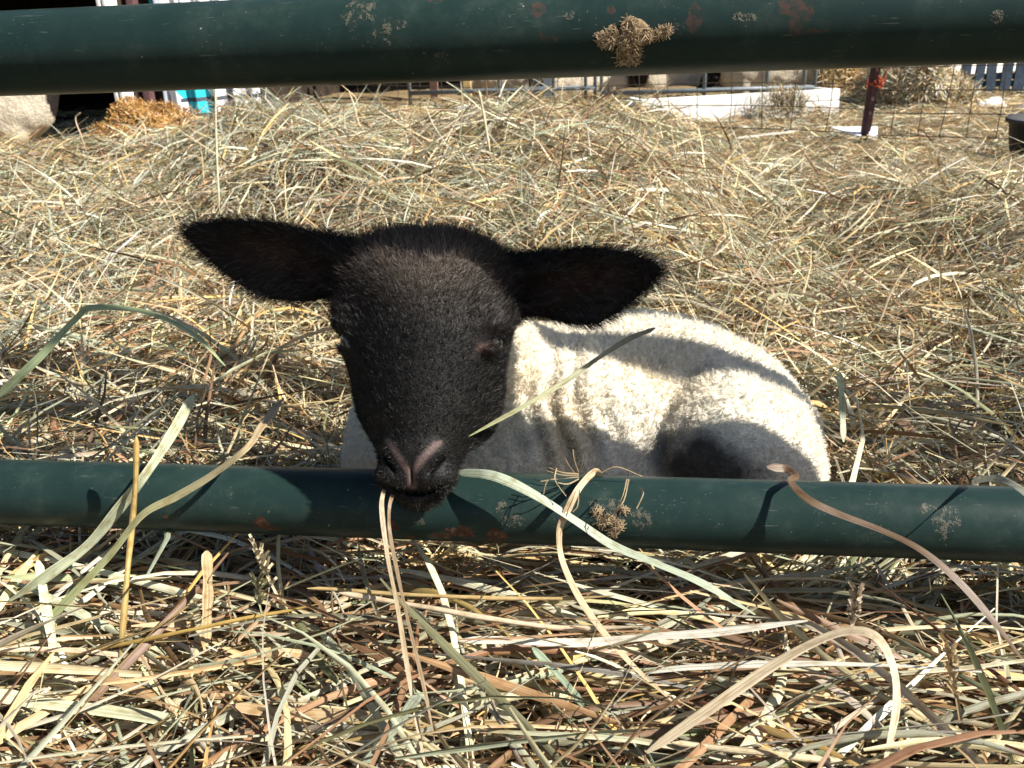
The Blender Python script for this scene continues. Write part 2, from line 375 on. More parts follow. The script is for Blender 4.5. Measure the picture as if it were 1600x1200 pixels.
# wool lumps
lump = vnoise(LV*95, 1)*.0015+vnoise(LV*230, 2)*.0014
g = 1e-4
def grad(f, V):
    G = []
    for i in range(3):
        a_ = V.copy(); a_[:, i] += g; b_ = V.copy(); b_[:, i] -= g
        G.append(f((a_[:, 0], a_[:, 1], a_[:, 2]))-f((b_[:, 0], b_[:, 1], b_[:, 2])))
    return norm(np.stack(G, -1))
LN = grad(lamb_sdf, LV)
LV = LV+LN*(lump*(1-headness))[:, None]
nz_ = vnoise(LV*60, 5)
black = np.array([.0060, .0053, .0050]); brown = np.array([.20, .162, .135]); white = np.array([.86, .80, .68]); pink = np.array([.125, .085, .08])
fore = np.exp(-((lb+.040)/.019)**2)*np.clip((lc-.005)/.02, 0, 1)*np.exp(-((la-.004)/.034)**2)*np.clip(1+nz_*.35, 0, 1.3)
hcol = black+(brown-black)*np.clip(fore, 0, 1)[:, None]*.9
wcol = white*(1+.08*vnoise(LV*40, 7))[:, None]*np.array([1, 1, 1])
dirt = np.clip(vnoise(LV*60, 9)*.5+vnoise(LV*25, 10)*.25+2.1*np.exp(-((LV[:, 0]-.050)/.036)**2-((LV[:, 2]-.118)/.026)**2)*(LV[:, 1] < .11)-.42, 0, 1)
wcol = wcol*(1-.9*dirt[:, None])+np.array([.03, .026, .024])*.9*dirt[:, None]
yel = np.clip(vnoise(LV*22, 12), 0, 1)[:, None]; wcol = wcol*(1-yel*np.array([.04, .12, .26]))
lcol = wcol*(1-headness[:, None])+hcol*headness[:, None]
vline = np.abs(np.abs(la)-np.clip((.0795-lb)*.80, 0, 1))*.78     # V-shaped bare skin between the nostrils
vmask = np.clip(1.4-vline/.0019, 0, 1)*(lb > .060)*(lb < .0800)*(lc > -.004)
phil = np.clip(1.4-np.abs(la)/.0024, 0, 1)*(lb > .077)*(lb < .0865)*(lc > -.004)
pm = np.clip(np.maximum(vmask, phil), 0, 1)*(headness > .5)
lcol = lcol*(1-pm[:, None])+pink*pm[:, None]
car = np.exp(-((np.abs(la)-.0385)/.0032)**2-((lb-.0068)/.0026)**2)*(lc > .008)*(headness > .5)*(la > 0)*.42
lcol = lcol*(1-car[:, None])+np.array([.20, .10, .075])*car[:, None]
pm_all = np.clip(pm+car, 0, 1)
inner = np.zeros(len(LV))
for b_, tip, B in EARS:
    r_ = LV-(b_+(tip-b_)*.42); inner = np.maximum(inner, np.exp(-((r_@B[0])/.03)**2-((r_@B[1])/.010)**2)*((LN@B[2]) > .3))
lcol = lcol*(1-.5*inner[:, None])+np.array([.06, .028, .022])*(.5*inner[:, None])
lme = quads_mesh('body', LV, LF, lcol)
def lamb_skin():
    t = NT('lamb_skin'); at = t.n('ShaderNodeAttribute', attribute_name='col').outputs['Color']
    tc = t.n('ShaderNodeTexCoord').outputs['Object']
    n = t.noise(tc, 700, 3, .7)
    c = t.mix(1.0, at, t.ramp(n, [(.3, (.6, .57, .52)), (.65, (1.05, 1.05, 1.05))]), 'MULTIPLY')
    return t.done(t.bsdf(c, .6, .3, n, .5, .0012).outputs[0])
def hair_mat(name, rough, spec):
    t = NT(name); at = t.n('ShaderNodeAttribute', attribute_name='col').outputs['Color']
    return t.done(t.bsdf(at, rough, spec).outputs[0])
lamb = tag(empty('lamb', (-.02, .14, 0)), 'small white lamb with a black face resting its chin on the lower green rail', 'lamb')
lo_ = link('body', lme, lamb_skin(), lamb, True)
def strands(name, root, pts, rad, col, mat, parent):
    """pts (n,m,3) rad (n,m)"""
    n, m, _ = pts.shape
    h = bpy.data.hair_curves.new(name); h.add_curves([m]*n)
    h.attributes['position'].data.foreach_set('vector', np.ascontiguousarray(pts, np.float32).ravel()) if 'position' in h.attributes else h.points.foreach_set('position', np.ascontiguousarray(pts, np.float32).ravel())
    ra = h.attributes.get('radius') or h.attributes.new('radius', 'FLOAT', 'POINT')
    ra.data.foreach_set('value', np.ascontiguousarray(rad, np.float32).ravel())
    c = np.ones((n, 4), np.float32); c[:, :3] = col
    ca = h.attributes.new('col', 'FLOAT_COLOR', 'CURVE'); ca.data.foreach_set('color', c.ravel())
    h.materials.append(mat)
    o = bpy.data.objects.new(name, h); COL.objects.link(o)
    o.parent = parent; o.matrix_parent_inverse = Matrix.Translation(parent.location).inverted()
    return o
A_ = LV[LF]; ar = np.linalg.norm(np.cross(A_[:, 2]-A_[:, 0], A_[:, 3]-A_[:, 1]), axis=1)*.5
def sample(wt, n):
    w = ar*wt; f = rng.choice(len(LF), n, p=w/w.sum()); u, v = rng.random((2, n, 1)); q = LF[f]
    def ip(D): return (D[q[:, 0]]*(1-u)+D[q[:, 1]]*u)*(1-v)+(D[q[:, 3]]*(1-u)+D[q[:, 2]]*u)*v
    return f, ip
fh = headness[LF].mean(1); fz = LV[LF][:, :, 2].mean(1); pmf = pm_all[LF].max(1)
# --- black hair on head and ears
NH = 85000
isear = ((es < hs)*(es < bs+.01))[LF].mean(1)
f, ip = sample(np.where(fh > .35, np.clip(1-1.3*pmf, .12, 1), 0), NH)
r0 = ip(LV); n0 = norm(ip(LN)); c0 = ip(lcol); la0 = ip(la[:, None])[:, 0]; lb0 = ip(lb[:, None])[:, 0]; lc0 = ip(lc[:, None])[:, 0]
er = isear[f]
flow = -HB[None]*.9+HA[None]*np.clip(la0/.05, -1, 1)[:, None]*.5
low = np.clip((lb0-.058)/.015, 0, 1)[:, None]; flow = flow*(1-low)+(HA[None]*np.sign(la0)[:, None]*.4+HB[None]*.5)*low
for k, (b_, tip, B) in enumerate(EARS):
    mk = (er > .5) & ((la0 < 0) if k == 0 else (la0 > 0))
    out = (r0@B[1]-(b_@B[1]))/.024
    flow[mk] = B[0][None]*1.0+B[1][None]*np.clip(out[mk], -1, 1)[:, None]*.8
flow = norm(flow+rng.normal(0, .28, (NH, 3)))
top = np.clip((-.008-lb0)/.03, 0, 1)
liftv = np.where(er > .5, .14, .32+.35*top)[:, None]
edge = np.zeros(NH)
for k, (b_, tip, B) in enumerate(EARS):
    L = np.linalg.norm(tip-b_); x = ((r0-b_)@B[0])/L; w = (r0-b_)@B[1]*(1 if B[1][2] < 0 else -1); w = np.where(w > 0, w/.024, -w/.030)
    mk = (er > .5) & ((la0 < 0) if k == 0 else (la0 > 0)); edge = np.where(mk, np.clip(np.maximum((x-.72)*3.2, (w-.65)*2.2), 0, 1), edge)
ln = (.0040+.0026*top-.0006*(er > .5)+.0030*edge)*rng.uniform(.6, 1.2, NH)
small = np.clip((lb0-.055)/.02, 0, 1)*(er < .5); ln *= (1-.45*small)*(1-.6*np.clip(pmf[f], 0, 1))
m = 5; s = np.linspace(0, 1, m)[None, :, None]
di = norm(n0*liftv+flow*(1-liftv)); cu = rng.normal(0, .16, (NH, 1, 3))+rng.normal(0, .28, (NH, 1, 3))*top[:, None, None]
pts = r0[:, None]-n0[:, None]*.0004+(di[:, None]*s+n0[:, None]*(s-s*s)*.35+cu*s*s)*ln[:, None, None]
rad = (.000085*np.array([1, .95, .8, .6, .18]))[None]*rng.uniform(.8, 1.3, (NH, 1))
hc = c0*rng.uniform(.6, 1.6, (NH, 1)); glint = rng.random(NH) < .06
hc[glint] = hc[glint]*2+np.array([.085, .078, .072])  # painted glints: scattered hairs coloured paler, as if catching the sun
strands('face_hair', None, pts, rad, np.clip(hc, .004, .5), hair_mat('black_hair', .30, .20), lamb)
# --- white fleece: short crimped locks
NW = 120000
f, ip = sample(np.where((fh < .62) & (fz > .06), 1, 0)*np.where(A_[:, :, 1].mean(1) > .22, .35, 1), NW)
r0 = ip(LV); n0 = norm(ip(LN)); c0 = ip(lcol); h0 = ip(headness[:, None])[:, 0]
cell = .0036; key = np.floor(r0/cell+rng.normal(0, .18, r0.shape)).astype(np.int64)
hh = (key[:, 0]*73856093 ^ key[:, 1]*19349663 ^ key[:, 2]*83492791) & 0xffff
rr = np.random.default_rng(3).normal(0, 1, (65536, 4)); lock = rr[hh]
tang = norm(np.cross(n0, lock[:, :3])); t2 = np.cross(n0, tang)
m = 7; s = np.linspace(0, 1, m)[None, :]
ln = (.0046+.0011*lock[:, 3].clip(-1.5, 1.5))*rng.uniform(.7, 1.15, NW)
ph = lock[:, 3:4]*3+rng.normal(0, .5, (NW, 1)); fr = 9+2*lock[:, :1]
ax_ = (key+.5)*cell; pull = ax_-r0; pull -= n0*(pull*n0).sum(1, keepdims=True)
amp = .00055*(s**.7)
pts = r0[:, None]-n0[:, None]*.0006+n0[:, None]*(s*ln[:, None]*.85)[..., None]+tang[:, None]*(amp*np.sin(ph+fr*s)+s*s*.0018)[..., None]\
    + t2[:, None]*(amp*np.cos(ph+fr*s))[..., None]+pull[:, None]*(.55*s)[..., None]+rng.normal(0, .00025, (NW, 1, 3))*s[..., None]
rad = (.000105*np.array([1, 1, 1, .95, .85, .7, .35]))[None]*rng.uniform(.8, 1.3, (NW, 1))
wc = np.clip(c0*rng.uniform(.85, 1.12, (NW, 1)), .01, .90)
strands('fleece', None, pts, rad, wc, hair_mat('fleece_wool', .75, .2), lamb)
# --- eyes
def uv_sphere(name, r, mat, parent, loc, rot=None, n=20, sc=(1, 1, 1)):
    th = np.linspace(0, math.pi, n+1); ph = np.linspace(0, 2*math.pi, 2*n, endpoint=False)
    V = np.array([[math.sin(a)*math.cos(b)*sc[0], math.sin(a)*math.sin(b)*sc[1], math.cos(a)*sc[2]] for a in th for b in ph])*r
    Q = [[i*2*n+j, (i+1)*2*n+j, (i+1)*2*n+(j+1) % (2*n), i*2*n+(j+1) % (2*n)] for i in range(n) for j in range(2*n)]
    if rot is not None: V = V@np.array(rot)
    me = quads_mesh(name, V+np.array(loc), Q); return link(name, me, mat, parent, True)
def eye_mat(c, nrm):
    t = NT('eye'); g_ = t.n('ShaderNodeTexCoord').outputs['Object']
    sub = t.n('ShaderNodeVectorMath', operation='SUBTRACT'); t.l(g_, sub.inputs[0]); sub.inputs[1].default_value = list(c)
    dot = t.n('ShaderNodeVectorMath', operation='DOT_PRODUCT'); t.l(sub.outputs[0], dot.inputs[0]); dot.inputs[1].default_value = list(nrm)
    v = t.math('DIVIDE', dot.outputs['Value'], .0098)
    cc = t.ramp(v, [(.0, (.10, .045, .035)), (.25, (.10, .04, .028)), (.35, (.035, .016, .008)), (.80, (.02, .010, .006)), (.84, (.002, .002, .003))])
    b = t.bsdf(cc, .06, .6); b.inputs['Coat Weight'].default_value = 1; return t.done(b.outputs[0])
for sg in (-1, 1):
    ec = HO+HA*sg*.0400+HB*.0003+HC*.0108; en = norm(HA*sg*.85+HC*.35-HB*.25)
    uv_sphere('eye', .0092, eye_mat(ec, en), lamb, ec)

# ================================================================ GATE
gate = tag(empty('tube_gate', (0, 0, -.02)), 'dark green painted tubular farm gate with scuffed, rust-flecked horizontal rails', 'gate')
RM = rail_mat()
def tube_mesh(name, pts, r, n=12, caps=True):
    pts = np.asarray(pts, float); k = len(pts); V = []
    t = norm(np.gradient(pts, axis=0)); ref = np.array([0, 0, 1.]) if abs(t[0][2]) < .9 else np.array([1., 0, 0])
    for i in range(k):
        a = np.cross(t[i], ref); a /= np.linalg.norm(a); b = np.cross(a, t[i]); rr_ = r if np.isscalar(r) else r[i]
        th = np.arange(n)*2*math.pi/n
        V.append(pts[i]+rr_*(np.cos(th)[:, None]*a+np.sin(th)[:, None]*b))
    V = np.concatenate(V); Q = [[i*n+j, i*n+(j+1) % n, (i+1)*n+(j+1) % n, (i+1)*n+j] for i in range(k-1) for j in range(n)]
    if not caps: return quads_mesh(name, V, Q)
    me = bpy.data.meshes.new(name); me.from_pydata(V.tolist(), [], Q+[list(range(n))[::-1], [(k-1)*n+j for j in range(n)]]); return me
GX0, GX1 = -1.55, 1.75
for z in RZ:
    xs = np.linspace(GX0, GX1, 60)
    link('rail', tube_mesh('rail', np.stack([xs, 0*xs, 0*xs+z], -1), RR, 64, False), RM, gate, True)
for x in (GX0, GX1):
    link('end_post', tube_mesh('end_post', [(x, 0, z) for z in np.linspace(-.02, RZ[-1]+.02, 6)], .024, 32), RM, gate, True)

# ================================================================ GROUND
def sstep(a, b, x): t = np.clip((x-a)/(b-a), 0, 1); return t*t*(3-2*t)
HOLES = ((.36, 1.05, .09, .045), (.50, .95, .10, .035), (.33, .33, .10, .035), (-.52, .22, .11, .045), (-.30, .26, .07, .03), (-.40, .85, .10, .04), (.05, .95, .10, .035), (-.75, .62, .10, .04))
def H(x, y):
    """top of the litter"""
    x = np.asarray(x, float); y = np.asarray(y, float)
    front = .066+.012*np.sin(x*9+1)+.010*sstep(-.1, -.3, y)
    gap = .049+.012*sstep(-.2, -.1, x)-.010*sstep(.05, .2, x)
    near = .056
    amt_l = sstep(-.46, -.62, x/np.maximum(y+.49, .3))*sstep(.8, 1.8, y)*(1-sstep(1.95, 2.5, y))*.036
    h = amt_l+front*(1-sstep(-.10, -.045, y))+gap*sstep(-.10, -.045, y)*(1-sstep(.02, .16, y))+near*sstep(.02, .16, y)
    left = .035*sstep(-.25, -.45, x)*sstep(-.06, .0, y)*(1-sstep(.5, .9, y))
    u = x/np.maximum(y+.49, .3)                                     # bearing: the heap lies left of centre
    amt = sstep(-.56, -.43, u)*(1-sstep(.0, .14, u))
    crest = .150*sstep(.5, 1.7, y)*amt*(1-.20*sstep(-.36, -.24, u))+.055*sstep(.4, 1.5, y)*(1-amt)*(u < -.2)
    fall = sstep(2.0, 3.3, y)*(u > -.3)+sstep(1.95, 2.75, y)*(u <= -.3)
    base = h+left+crest
    base = base*(1-fall)+(-.10)*fall
    drop = .10*sstep(.9, 3.0, y)*sstep(.04, .2, u)*(1-fall)
    nn = vnoise(np.stack([x*3.1, y*3.1, 0*x], -1).reshape(-1, 3), 21).reshape(x.shape)*.044*sstep(.3, .9, y)
    n2 = vnoise(np.stack([x*11, y*11, 0*x], -1).reshape(-1, 3), 22).reshape(x.shape)*.012*sstep(.1, .3, y)
    n3 = np.abs(vnoise(np.stack([x*19+3, y*19, 0*x], -1).reshape(-1, 3), 23).reshape(x.shape))*-.020*sstep(.06, .3, y)
    holes = 0
    for hx, hy, hr, hd_ in HOLES: holes = holes+hd_*np.exp(-((x-hx)**2+((y-hy)*.8)**2)/hr**2)
    return base-drop-holes+(nn+n2+n3)*(1-.5*fall)
gx = np.concatenate([[-200, -60, -20, -9], np.linspace(-5, 5, 181), [9, 20, 60, 200]]); gy = np.concatenate([[-200, -40, -8, -3], np.linspace(-1.2, 9, 240), [12, 30, 80, 200]])
XX, YY = np.meshgrid(gx, gy, indexing='ij'); ZZ = H(XX, YY)-.045*(1-sstep(2.4, 3.4, YY))-.012
ZZ = np.where(YY < -1, -.1, ZZ)
V = np.stack([XX, YY, ZZ], -1).reshape(-1, 3); ny = len(gy)
i, j = np.meshgrid(np.arange(len(gx)-1), np.arange(ny-1), indexing='ij'); a = (i*ny+j).ravel()
Q = np.stack([a, a+ny, a+ny+1, a+1], -1)
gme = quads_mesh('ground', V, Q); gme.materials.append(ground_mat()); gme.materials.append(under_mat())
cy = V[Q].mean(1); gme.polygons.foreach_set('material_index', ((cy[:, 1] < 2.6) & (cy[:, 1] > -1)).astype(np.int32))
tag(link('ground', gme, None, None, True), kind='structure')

# ================================================================ HAY
def slope_of(x, y):
    e = .02; return np.stack([(H(x+e, y)-H(x-e, y))/(2*e), (H(x, y+e)-H(x, y-e))/(2*e)], -1)
def keep(Pt, rail=True, lamb_=True, camr=.17):
    n, m, _ = Pt.shape; q = Pt.reshape(-1, 3); ok = np.ones(len(q), bool)
    if rail: ok &= np.hypot(q[:, 1], q[:, 2]-RZ[0]) > RR+.0015; ok &= np.hypot(q[:, 1], q[:, 2]-RZ[1]) > RR+.002
    if lamb_:
        nb = (q[:, 0] > -.31) & (q[:, 0] < .20) & (q[:, 1] > -.07) & (q[:, 1] < .34) & (q[:, 2] > -.03)
        d = np.ones(len(q)); s_ = q[nb]; d[nb] = lamb_sdf((s_[:, 0], s_[:, 1], s_[:, 2])); ok &= d > .002
    ok &= np.linalg.norm(q-CP, axis=1) > camr
    return ok.reshape(n, m).all(1)
def hay_layer(name, x, y, depth, L, w, m, kind, bend=.25, tiltsd=.22, azf=None, fold=True, wgt=WGT, chk=True, droop=.1, collim=1.0):
    n = len(x); z = H(x, y)-depth
    az = rng.uniform(0, 2*math.pi, n) if azf is None else azf
    tilt = rng.normal(0, tiltsd, n)
    Pt, Wv, nv = blades(np.stack([x, y, z], -1), az, tilt, L, w, m, bend, slope_of(x, y), droop=droop)
    # keep blades above the matted floor
    fl = H(Pt[..., 0], Pt[..., 1])-.05
    Pt[..., 2] = np.maximum(Pt[..., 2], fl)
    k = keep(Pt) if chk else np.ones(n, bool)
    if kind == 'f': k &= (Pt[..., 2] < .122).all(1)
    if kind == 'n': k &= ~((Pt[..., 2] > .12) & (Pt[..., 1] < .10) & (Pt[..., 0] > -.26) & (Pt[..., 0] < .16)).any(1)
    Pt, Wv, nv = Pt[k], Wv[k], nv[k]
    fo = nv*(w[k]*.22)[:, None, None] if fold else None
    col = pick_cols(n, wgt)[k]*(.88 if kind == 'f' else 1.0)
    # patchy colour of the bed
    cc = Pt[:, m//2]; p1 = vnoise(cc*np.array([2.3, 2.3, 0])+7, 31)[:, None]; p2 = vnoise(cc*np.array([6, 6, 0])+7, 32)[:, None]; col = col*(1+.16*p2)
    col = np.clip(col*(1+p1*np.array([.10, .03, -.05])), .02, .85)
    return tag(link(name, ribbon_mesh(name, Pt, Wv, col, fo), HAY, None, False), kind='stuff')
def in_frustum(y, u0=-.80, u1=.52): return (y+.4865)
# --- foreground, in front of the lower rail
n = 6400
x = rng.uniform(-.52, .42, n); y = rng.uniform(-.42, .015, n)
horiz = rng.random(n) < .55
az = np.where(horiz, rng.normal(0, .34, n), rng.uniform(0, 2*math.pi, n))
kd = rng.choice(3, n, p=[.42, .30, .28])
L = np.select([kd == 0, kd == 1], [rng.uniform(.10, .36, n), rng.uniform(.08, .28, n)], rng.uniform(.02, .09, n))
w = np.select([kd == 0, kd == 1], [rng.uniform(.0022, .0054, n), rng.uniform(.0012, .0026, n)], rng.uniform(.0007, .0018, n))
wf = WGT.copy(); wf[[0, 1, 9]] *= .9; wf[[4, 5]] *= 1.7; wf[[6, 3]] *= 1.3
hay_layer('foreground_hay', x, y, rng.exponential(.021, n)-.008, L, w, 11, 'f', .19, .22, az, True, wf)
# --- behind the rail around the lamb
n = 30000
y = rng.beta(1.0, 1.25, n)*1.35+.03; x = rng.uniform(-.80, .56, n)*(y+.60)
kd = rng.choice(3, n, p=[.22, .43, .35])
L = np.select([kd == 0, kd == 1], [rng.uniform(.09, .30, n), rng.uniform(.06, .24, n)], rng.uniform(.015, .07, n))
w = np.select([kd == 0, kd == 1], [rng.uniform(.0022, .0046, n), rng.uniform(.0012, .0024, n)], rng.uniform(.0007, .0015, n))
hay_layer('hay_bed', x, y, rng.exponential(.018, n)-.012, L, w, 8, 'n', .24, .34, None, True)
# --- middle distance
n = 50000
y = rng.uniform(0, 1, n)**.9*1.75+1.25; x = rng.uniform(-.80, .56, n)*(y+.55)
kd = rng.choice(2, n, p=[.35, .65])
L = np.where(kd == 0, rng.uniform(.10, .34, n), rng.uniform(.05, .22, n)); w = np.where(kd == 0, rng.uniform(.0024, .0046, n), rng.uniform(.0012, .0024, n))
hay_layer('hay_heap', x, y, rng.exponential(.018, n)-.012, L, w, 7, 'm', .24, .27, None, False, chk=False)
# --- trampled litter in the yard beyond
n = 26000
y = rng.uniform(0, 1, n)**.8*4.2+2.5; x = rng.uniform(-.80, .56, n)*(y+.5)
L = rng.uniform(.05, .20, n); w = rng.uniform(.003, .006, n)
wy = WGT.copy(); wy[[2, 3, 8, 10]] *= 1.9; wy /= wy.sum()
hay_layer('yard_litter', x, y, rng.exponential(.010, n)-.010, L, w, 4, 'y', .25, .20, None, False, wgt=wy, chk=False)
# --- a few stems standing up out of the heap
n = 320
y = rng.uniform(.5, 2.3, n); x = rng.uniform(-.72, .50, n)*(y+.5)
Pt, Wv, nv = blades(np.stack([x, y, H(x, y)+.02], -1), rng.uniform(0, 6.28, n), rng.uniform(.5, 1.35, n), rng.uniform(.06, .20, n), rng.uniform(.0016, .003, n), 7, .14)
tag(link('upright_hay_stems', ribbon_mesh('upright_hay_stems', Pt, Wv, pick_cols(n), nv*.0005), HAY), kind='stuff')

# ================================================================ SINGLE STRAWS
def catmull(C, n):
    C = np.asarray(C, float); C = np.vstack([2*C[0]-C[1], C, 2*C[-1]-C[-2]]); out = []
    k = len(C)-3
    for t in np.linspace(0, k-1e-6, n):
        i = int(t); f = t-i; a, b, c, d = C[i:i+4]
        out.append(.5*((2*b)+(-a+c)*f+(2*a-5*b+4*c-d)*f*f+(-a+3*b-3*c+d)*f**3))
    return np.array(out)
def on_hay(a, b):
    for y_ in np.arange(.06, 3, .01):
        q_ = P(a, b, y=y_)
        if q_[2] < float(H(q_[0], y_))+.012: break
    return q_
STRAW = 'single straws lying over the rails and hay'
def straw(name, label, cat, pix, wpx, col, stem=False, twist=0.0, parts=None):
    """pix: list of (px,py,y)"""
    px0 = pix[0][0]*.37; C = np.array([P(a, b, y=c) if c is not None else on_hay(a, b) for a, b, c in pix]); n = max(14, len(pix)*7); pt = catmull(C, n); pt = pt+vnoise(np.stack([np.linspace(0, 5, n)+px0, 0*pt[:, 0], 0*pt[:, 0]], -1), 3)[:, None]*.0009*CU
    s = np.linspace(0, 1, n); dist = np.linalg.norm(pt-CP, axis=1)
    hw = wpx*.39*dist/FPX*np.clip(np.minimum(s*18+.30, (1-s)*6+.18), 0, 1)*(1+.12*np.sin(s*17+wpx))
    t = norm(np.gradient(pt, axis=0)); vw = norm(pt-CP); sdv = norm(np.cross(t, vw)); nv = -norm(np.cross(sdv, t)); nv *= np.sign((nv*-vw).sum(1, keepdims=True))
    sgn = 1.0 if float(((-sdv*math.sin(.5)+nv*math.cos(.5))@SUN).mean()) > float(((sdv*math.sin(.5)+nv*math.cos(.5))@SUN).mean()) else -1.0
    an = sgn*(.55+abs(twist)*.5*np.sin((s-.3)*3)[:, None])
    sd2 = sdv*np.cos(an)+nv*np.sin(an); nv2 = -sdv*np.sin(an)+nv*np.cos(an)
    col = np.array(col, float)*.88
    if stem:
        th = np.arange(7)*2*math.pi/7; V = pt[:, None]+hw[:, None, None]*.85*(np.cos(th)[None, :, None]*sdv[:, None]+np.sin(th)[None, :, None]*nv[:, None])
        V = V.reshape(-1, 3); Q = [[i*7+j, i*7+(j+1) % 7, (i+1)*7+(j+1) % 7, (i+1)*7+j] for i in range(n-1) for j in range(7)]
        uv = np.zeros((n, 7, 3)); uv[..., 0] = np.abs(np.arange(7)/3.5-1); uv[..., 1] = s[:, None]; uv[..., 2] = rng.random()
        cc = np.repeat(np.clip(col*(1+.16*np.sin(s*9+2))[:, None], 0, .85), 7, 0)
        me = quads_mesh(name, V, Q, cc, uv.reshape(-1, 3)); o = link(name, me, HAY, None, True)
    else:
        e = (hw/np.cos(.55))[:, None]
        rows = [pt-sd2*e, pt-sd2*e*.45+nv2*e*.16, pt+nv2*e*-.10, pt+sd2*e*.45+nv2*e*.16, pt+sd2*e]; k = 5
        V = np.stack(rows, 1).reshape(-1, 3); Q = [[i*k+j, i*k+j+1, (i+1)*k+j+1, (i+1)*k+j] for i in range(n-1) for j in range(k-1)]
        uv = np.zeros((n, k, 3)); uv[..., 0] = np.linspace(0, 1, k); uv[..., 1] = s[:, None]; uv[..., 2] = rng.random()
        g2 = np.array(col)
        if g2.ndim == 2: cc = g2[0]*(1-s[:, None])+g2[1]*s[:, None]
        else: cc = g2[None]*(1+.10*np.sin(s*7+1))[:, None]
        me = quads_mesh(name, V, Q, np.repeat(np.clip(cc, 0, .85), k, 0), uv.reshape(-1, 3)); o = link(name, me, HAY, None, True)
    return tag(o, label, cat, STRAW)
TAN = (.44, .27, .14); PALE = (.66, .58, .38); GRN = (.40, .45, .30); SAGE = (.44, .50, .38); WHT = (.76, .72, .58); GOLD = (.56, .40, .15)
straw('dry_leaf', 'long curled russet brown leaf draped over the lower rail at right', 'leaf',
      [(1198, 730, .012), (1228, 734, .016), (1243, 745, .004), (1236, 753, -.012), (1262, 780, -.028), (1310, 805, -.034), (1380, 832, -.04), (1440, 862, -.05), (1500, 912, -.062), (1560, 980, -.075), (1612, 1050, -.085)], 13, (.15, .095, .055), twist=.4)
straw('pale_strip', 'broad pale papery strip folded over the lower rail, trailing down as a thin blade', 'straw',
      [(938, 752, .012), (930, 737, .0), (905, 762, -.022), (885, 800, -.032), (874, 832, -.036), (880, 880, -.045), (915, 950, -.07), (980, 1030, -.10), (1072, 1112, -.13)], 14, (.60, .47, .31), twist=-.5)
straw('green_leaf', 'long grey-green leaf lying across the lower rail beside the muzzle', 'leaf',
      [(712, 737, -.012), (770, 742, -.024), (830, 768, -.030), (900, 812, -.034), (960, 852, -.038), (1020, 880, -.044), (1100, 912, -.055), (1180, 960, -.07)], 17, SAGE, twist=.5)
straw('straw_stalk', 'pale tan stalk hanging from the left corner of the mouth, down to the hay', 'straw',
      [(606, 752, -.030), (598, 776, -.0445), (597, 802, -.051), (606, 870, -.07), (622, 950, -.10), (636, 1040, -.13), (652, 1130, -.15), (668, 1215, -.17)], 9, (.44, .36, .24), twist=.15)
straw('straw_stalk', 'browner split stalk hanging beside it from the mouth, second of the two', 'straw',
      [(618, 760, -.030), (609, 788, -.0465), (609, 830, -.055), (622, 900, -.08), (640, 980, -.11), (662, 1070, -.14), (680, 1160, -.16)], 7, (.30, .22, .14), twist=-.15)
straw('golden_stalk', 'thick golden stalk standing upright in front of the lower rail at left', 'straw',
      [(213, 682, -.030), (211, 760, -.036), (203, 850, -.05), (195, 940, -.07), (186, 1042, -.09)], 13, GOLD, stem=True)
straw('golden_stalk', 'short split golden stub standing in the hay below the rail at left', 'straw',
      [(323, 862, -.045), (325, 930, -.06), (320, 1018, -.08)], 18, (.52, .38, .20), stem=False)
straw('forked_straw', 'tan topped stalk turning green, slanting over the lower rail at left', 'straw',
      [(440, 625, .04), (408, 668, .0), (385, 702, -.030), (330, 745, -.036), (275, 778, -.04), (222, 806, -.045), (170, 870, -.055), (100, 945, -.07), (40, 1010, -.08), (-20, 1060, -.09)], 13, [(.62, .46, .30), (.36, .46, .20)])
straw('green_leaf', 'pale green blade slanting in front of the rail toward the left edge', 'leaf',
      [(303, 618, .05), (272, 672, .02), (232, 735, -.024), (190, 790, -.034), (140, 850, -.045), (80, 895, -.06), (10, 940, -.07)], 18, (.50, .54, .38))
straw('green_stalk', 'thin green stalk with a grey tip slanting up across the white fleece', 'straw',
      [(1024, 511, .05), (985, 530, .045), (942, 556, .04), (885, 596, .02), (820, 634, .0), (732, 682, -.016)], 10, [(.30, .27, .24), (.50, .52, .28)], stem=False)
straw('pale_stick', 'flat whitish stick standing in the hay at lower left', 'straw',
      [(60, 875, -.05), (74, 960, -.075), (90, 1060, -.10), (102, 1210, -.14)], 15, (.62, .64, .44))
straw('green_leaf', 'broad pale green leaf stretched along the bottom left of the hay', 'leaf',
      [(-20, 1080, -.14), (100, 1102, -.135), (250, 1122, -.13), (360, 1150, -.13), (450, 1148, -.13), (560, 1128, -.125)], 20, (.56, .58, .40), twist=.3)
straw('broad_straw', 'flat tan straw running along the bottom centre of the hay', 'straw',
      [(360, 1105, -.13), (500, 1118, -.13), (660, 1128, -.13), (850, 1142, -.13), (1012, 1158, -.13)], 22, (.54, .40, .23))
straw('pale_stick', 'round cream stick lying along the bottom edge at right', 'straw',
      [(1050, 1160, -.155), (1200, 1178, -.155), (1355, 1192, -.155)], 15, (.70, .60, .40), stem=True)
straw('looped_leaf', 'wide pale leaf bent over in an arch at lower right', 'leaf',
      [(1010, 1175, -.16), (1110, 1105, -.145), (1220, 1030, -.125), (1310, 988, -.115), (1365, 992, -.118), (1395, 1040, -.13), (1400, 1110, -.145), (1378, 1210, -.165)], 17, (.62, .52, .36), twist=.6)
straw('white_straw', 'bleached white straw lying level in the hay right of centre', 'straw',
      [(720, 1000, -.085), (880, 1004, -.09), (1010, 996, -.09), (1130, 985, -.09), (1262, 968, -.09)], 15, (.80, .77, .66), twist=.2)
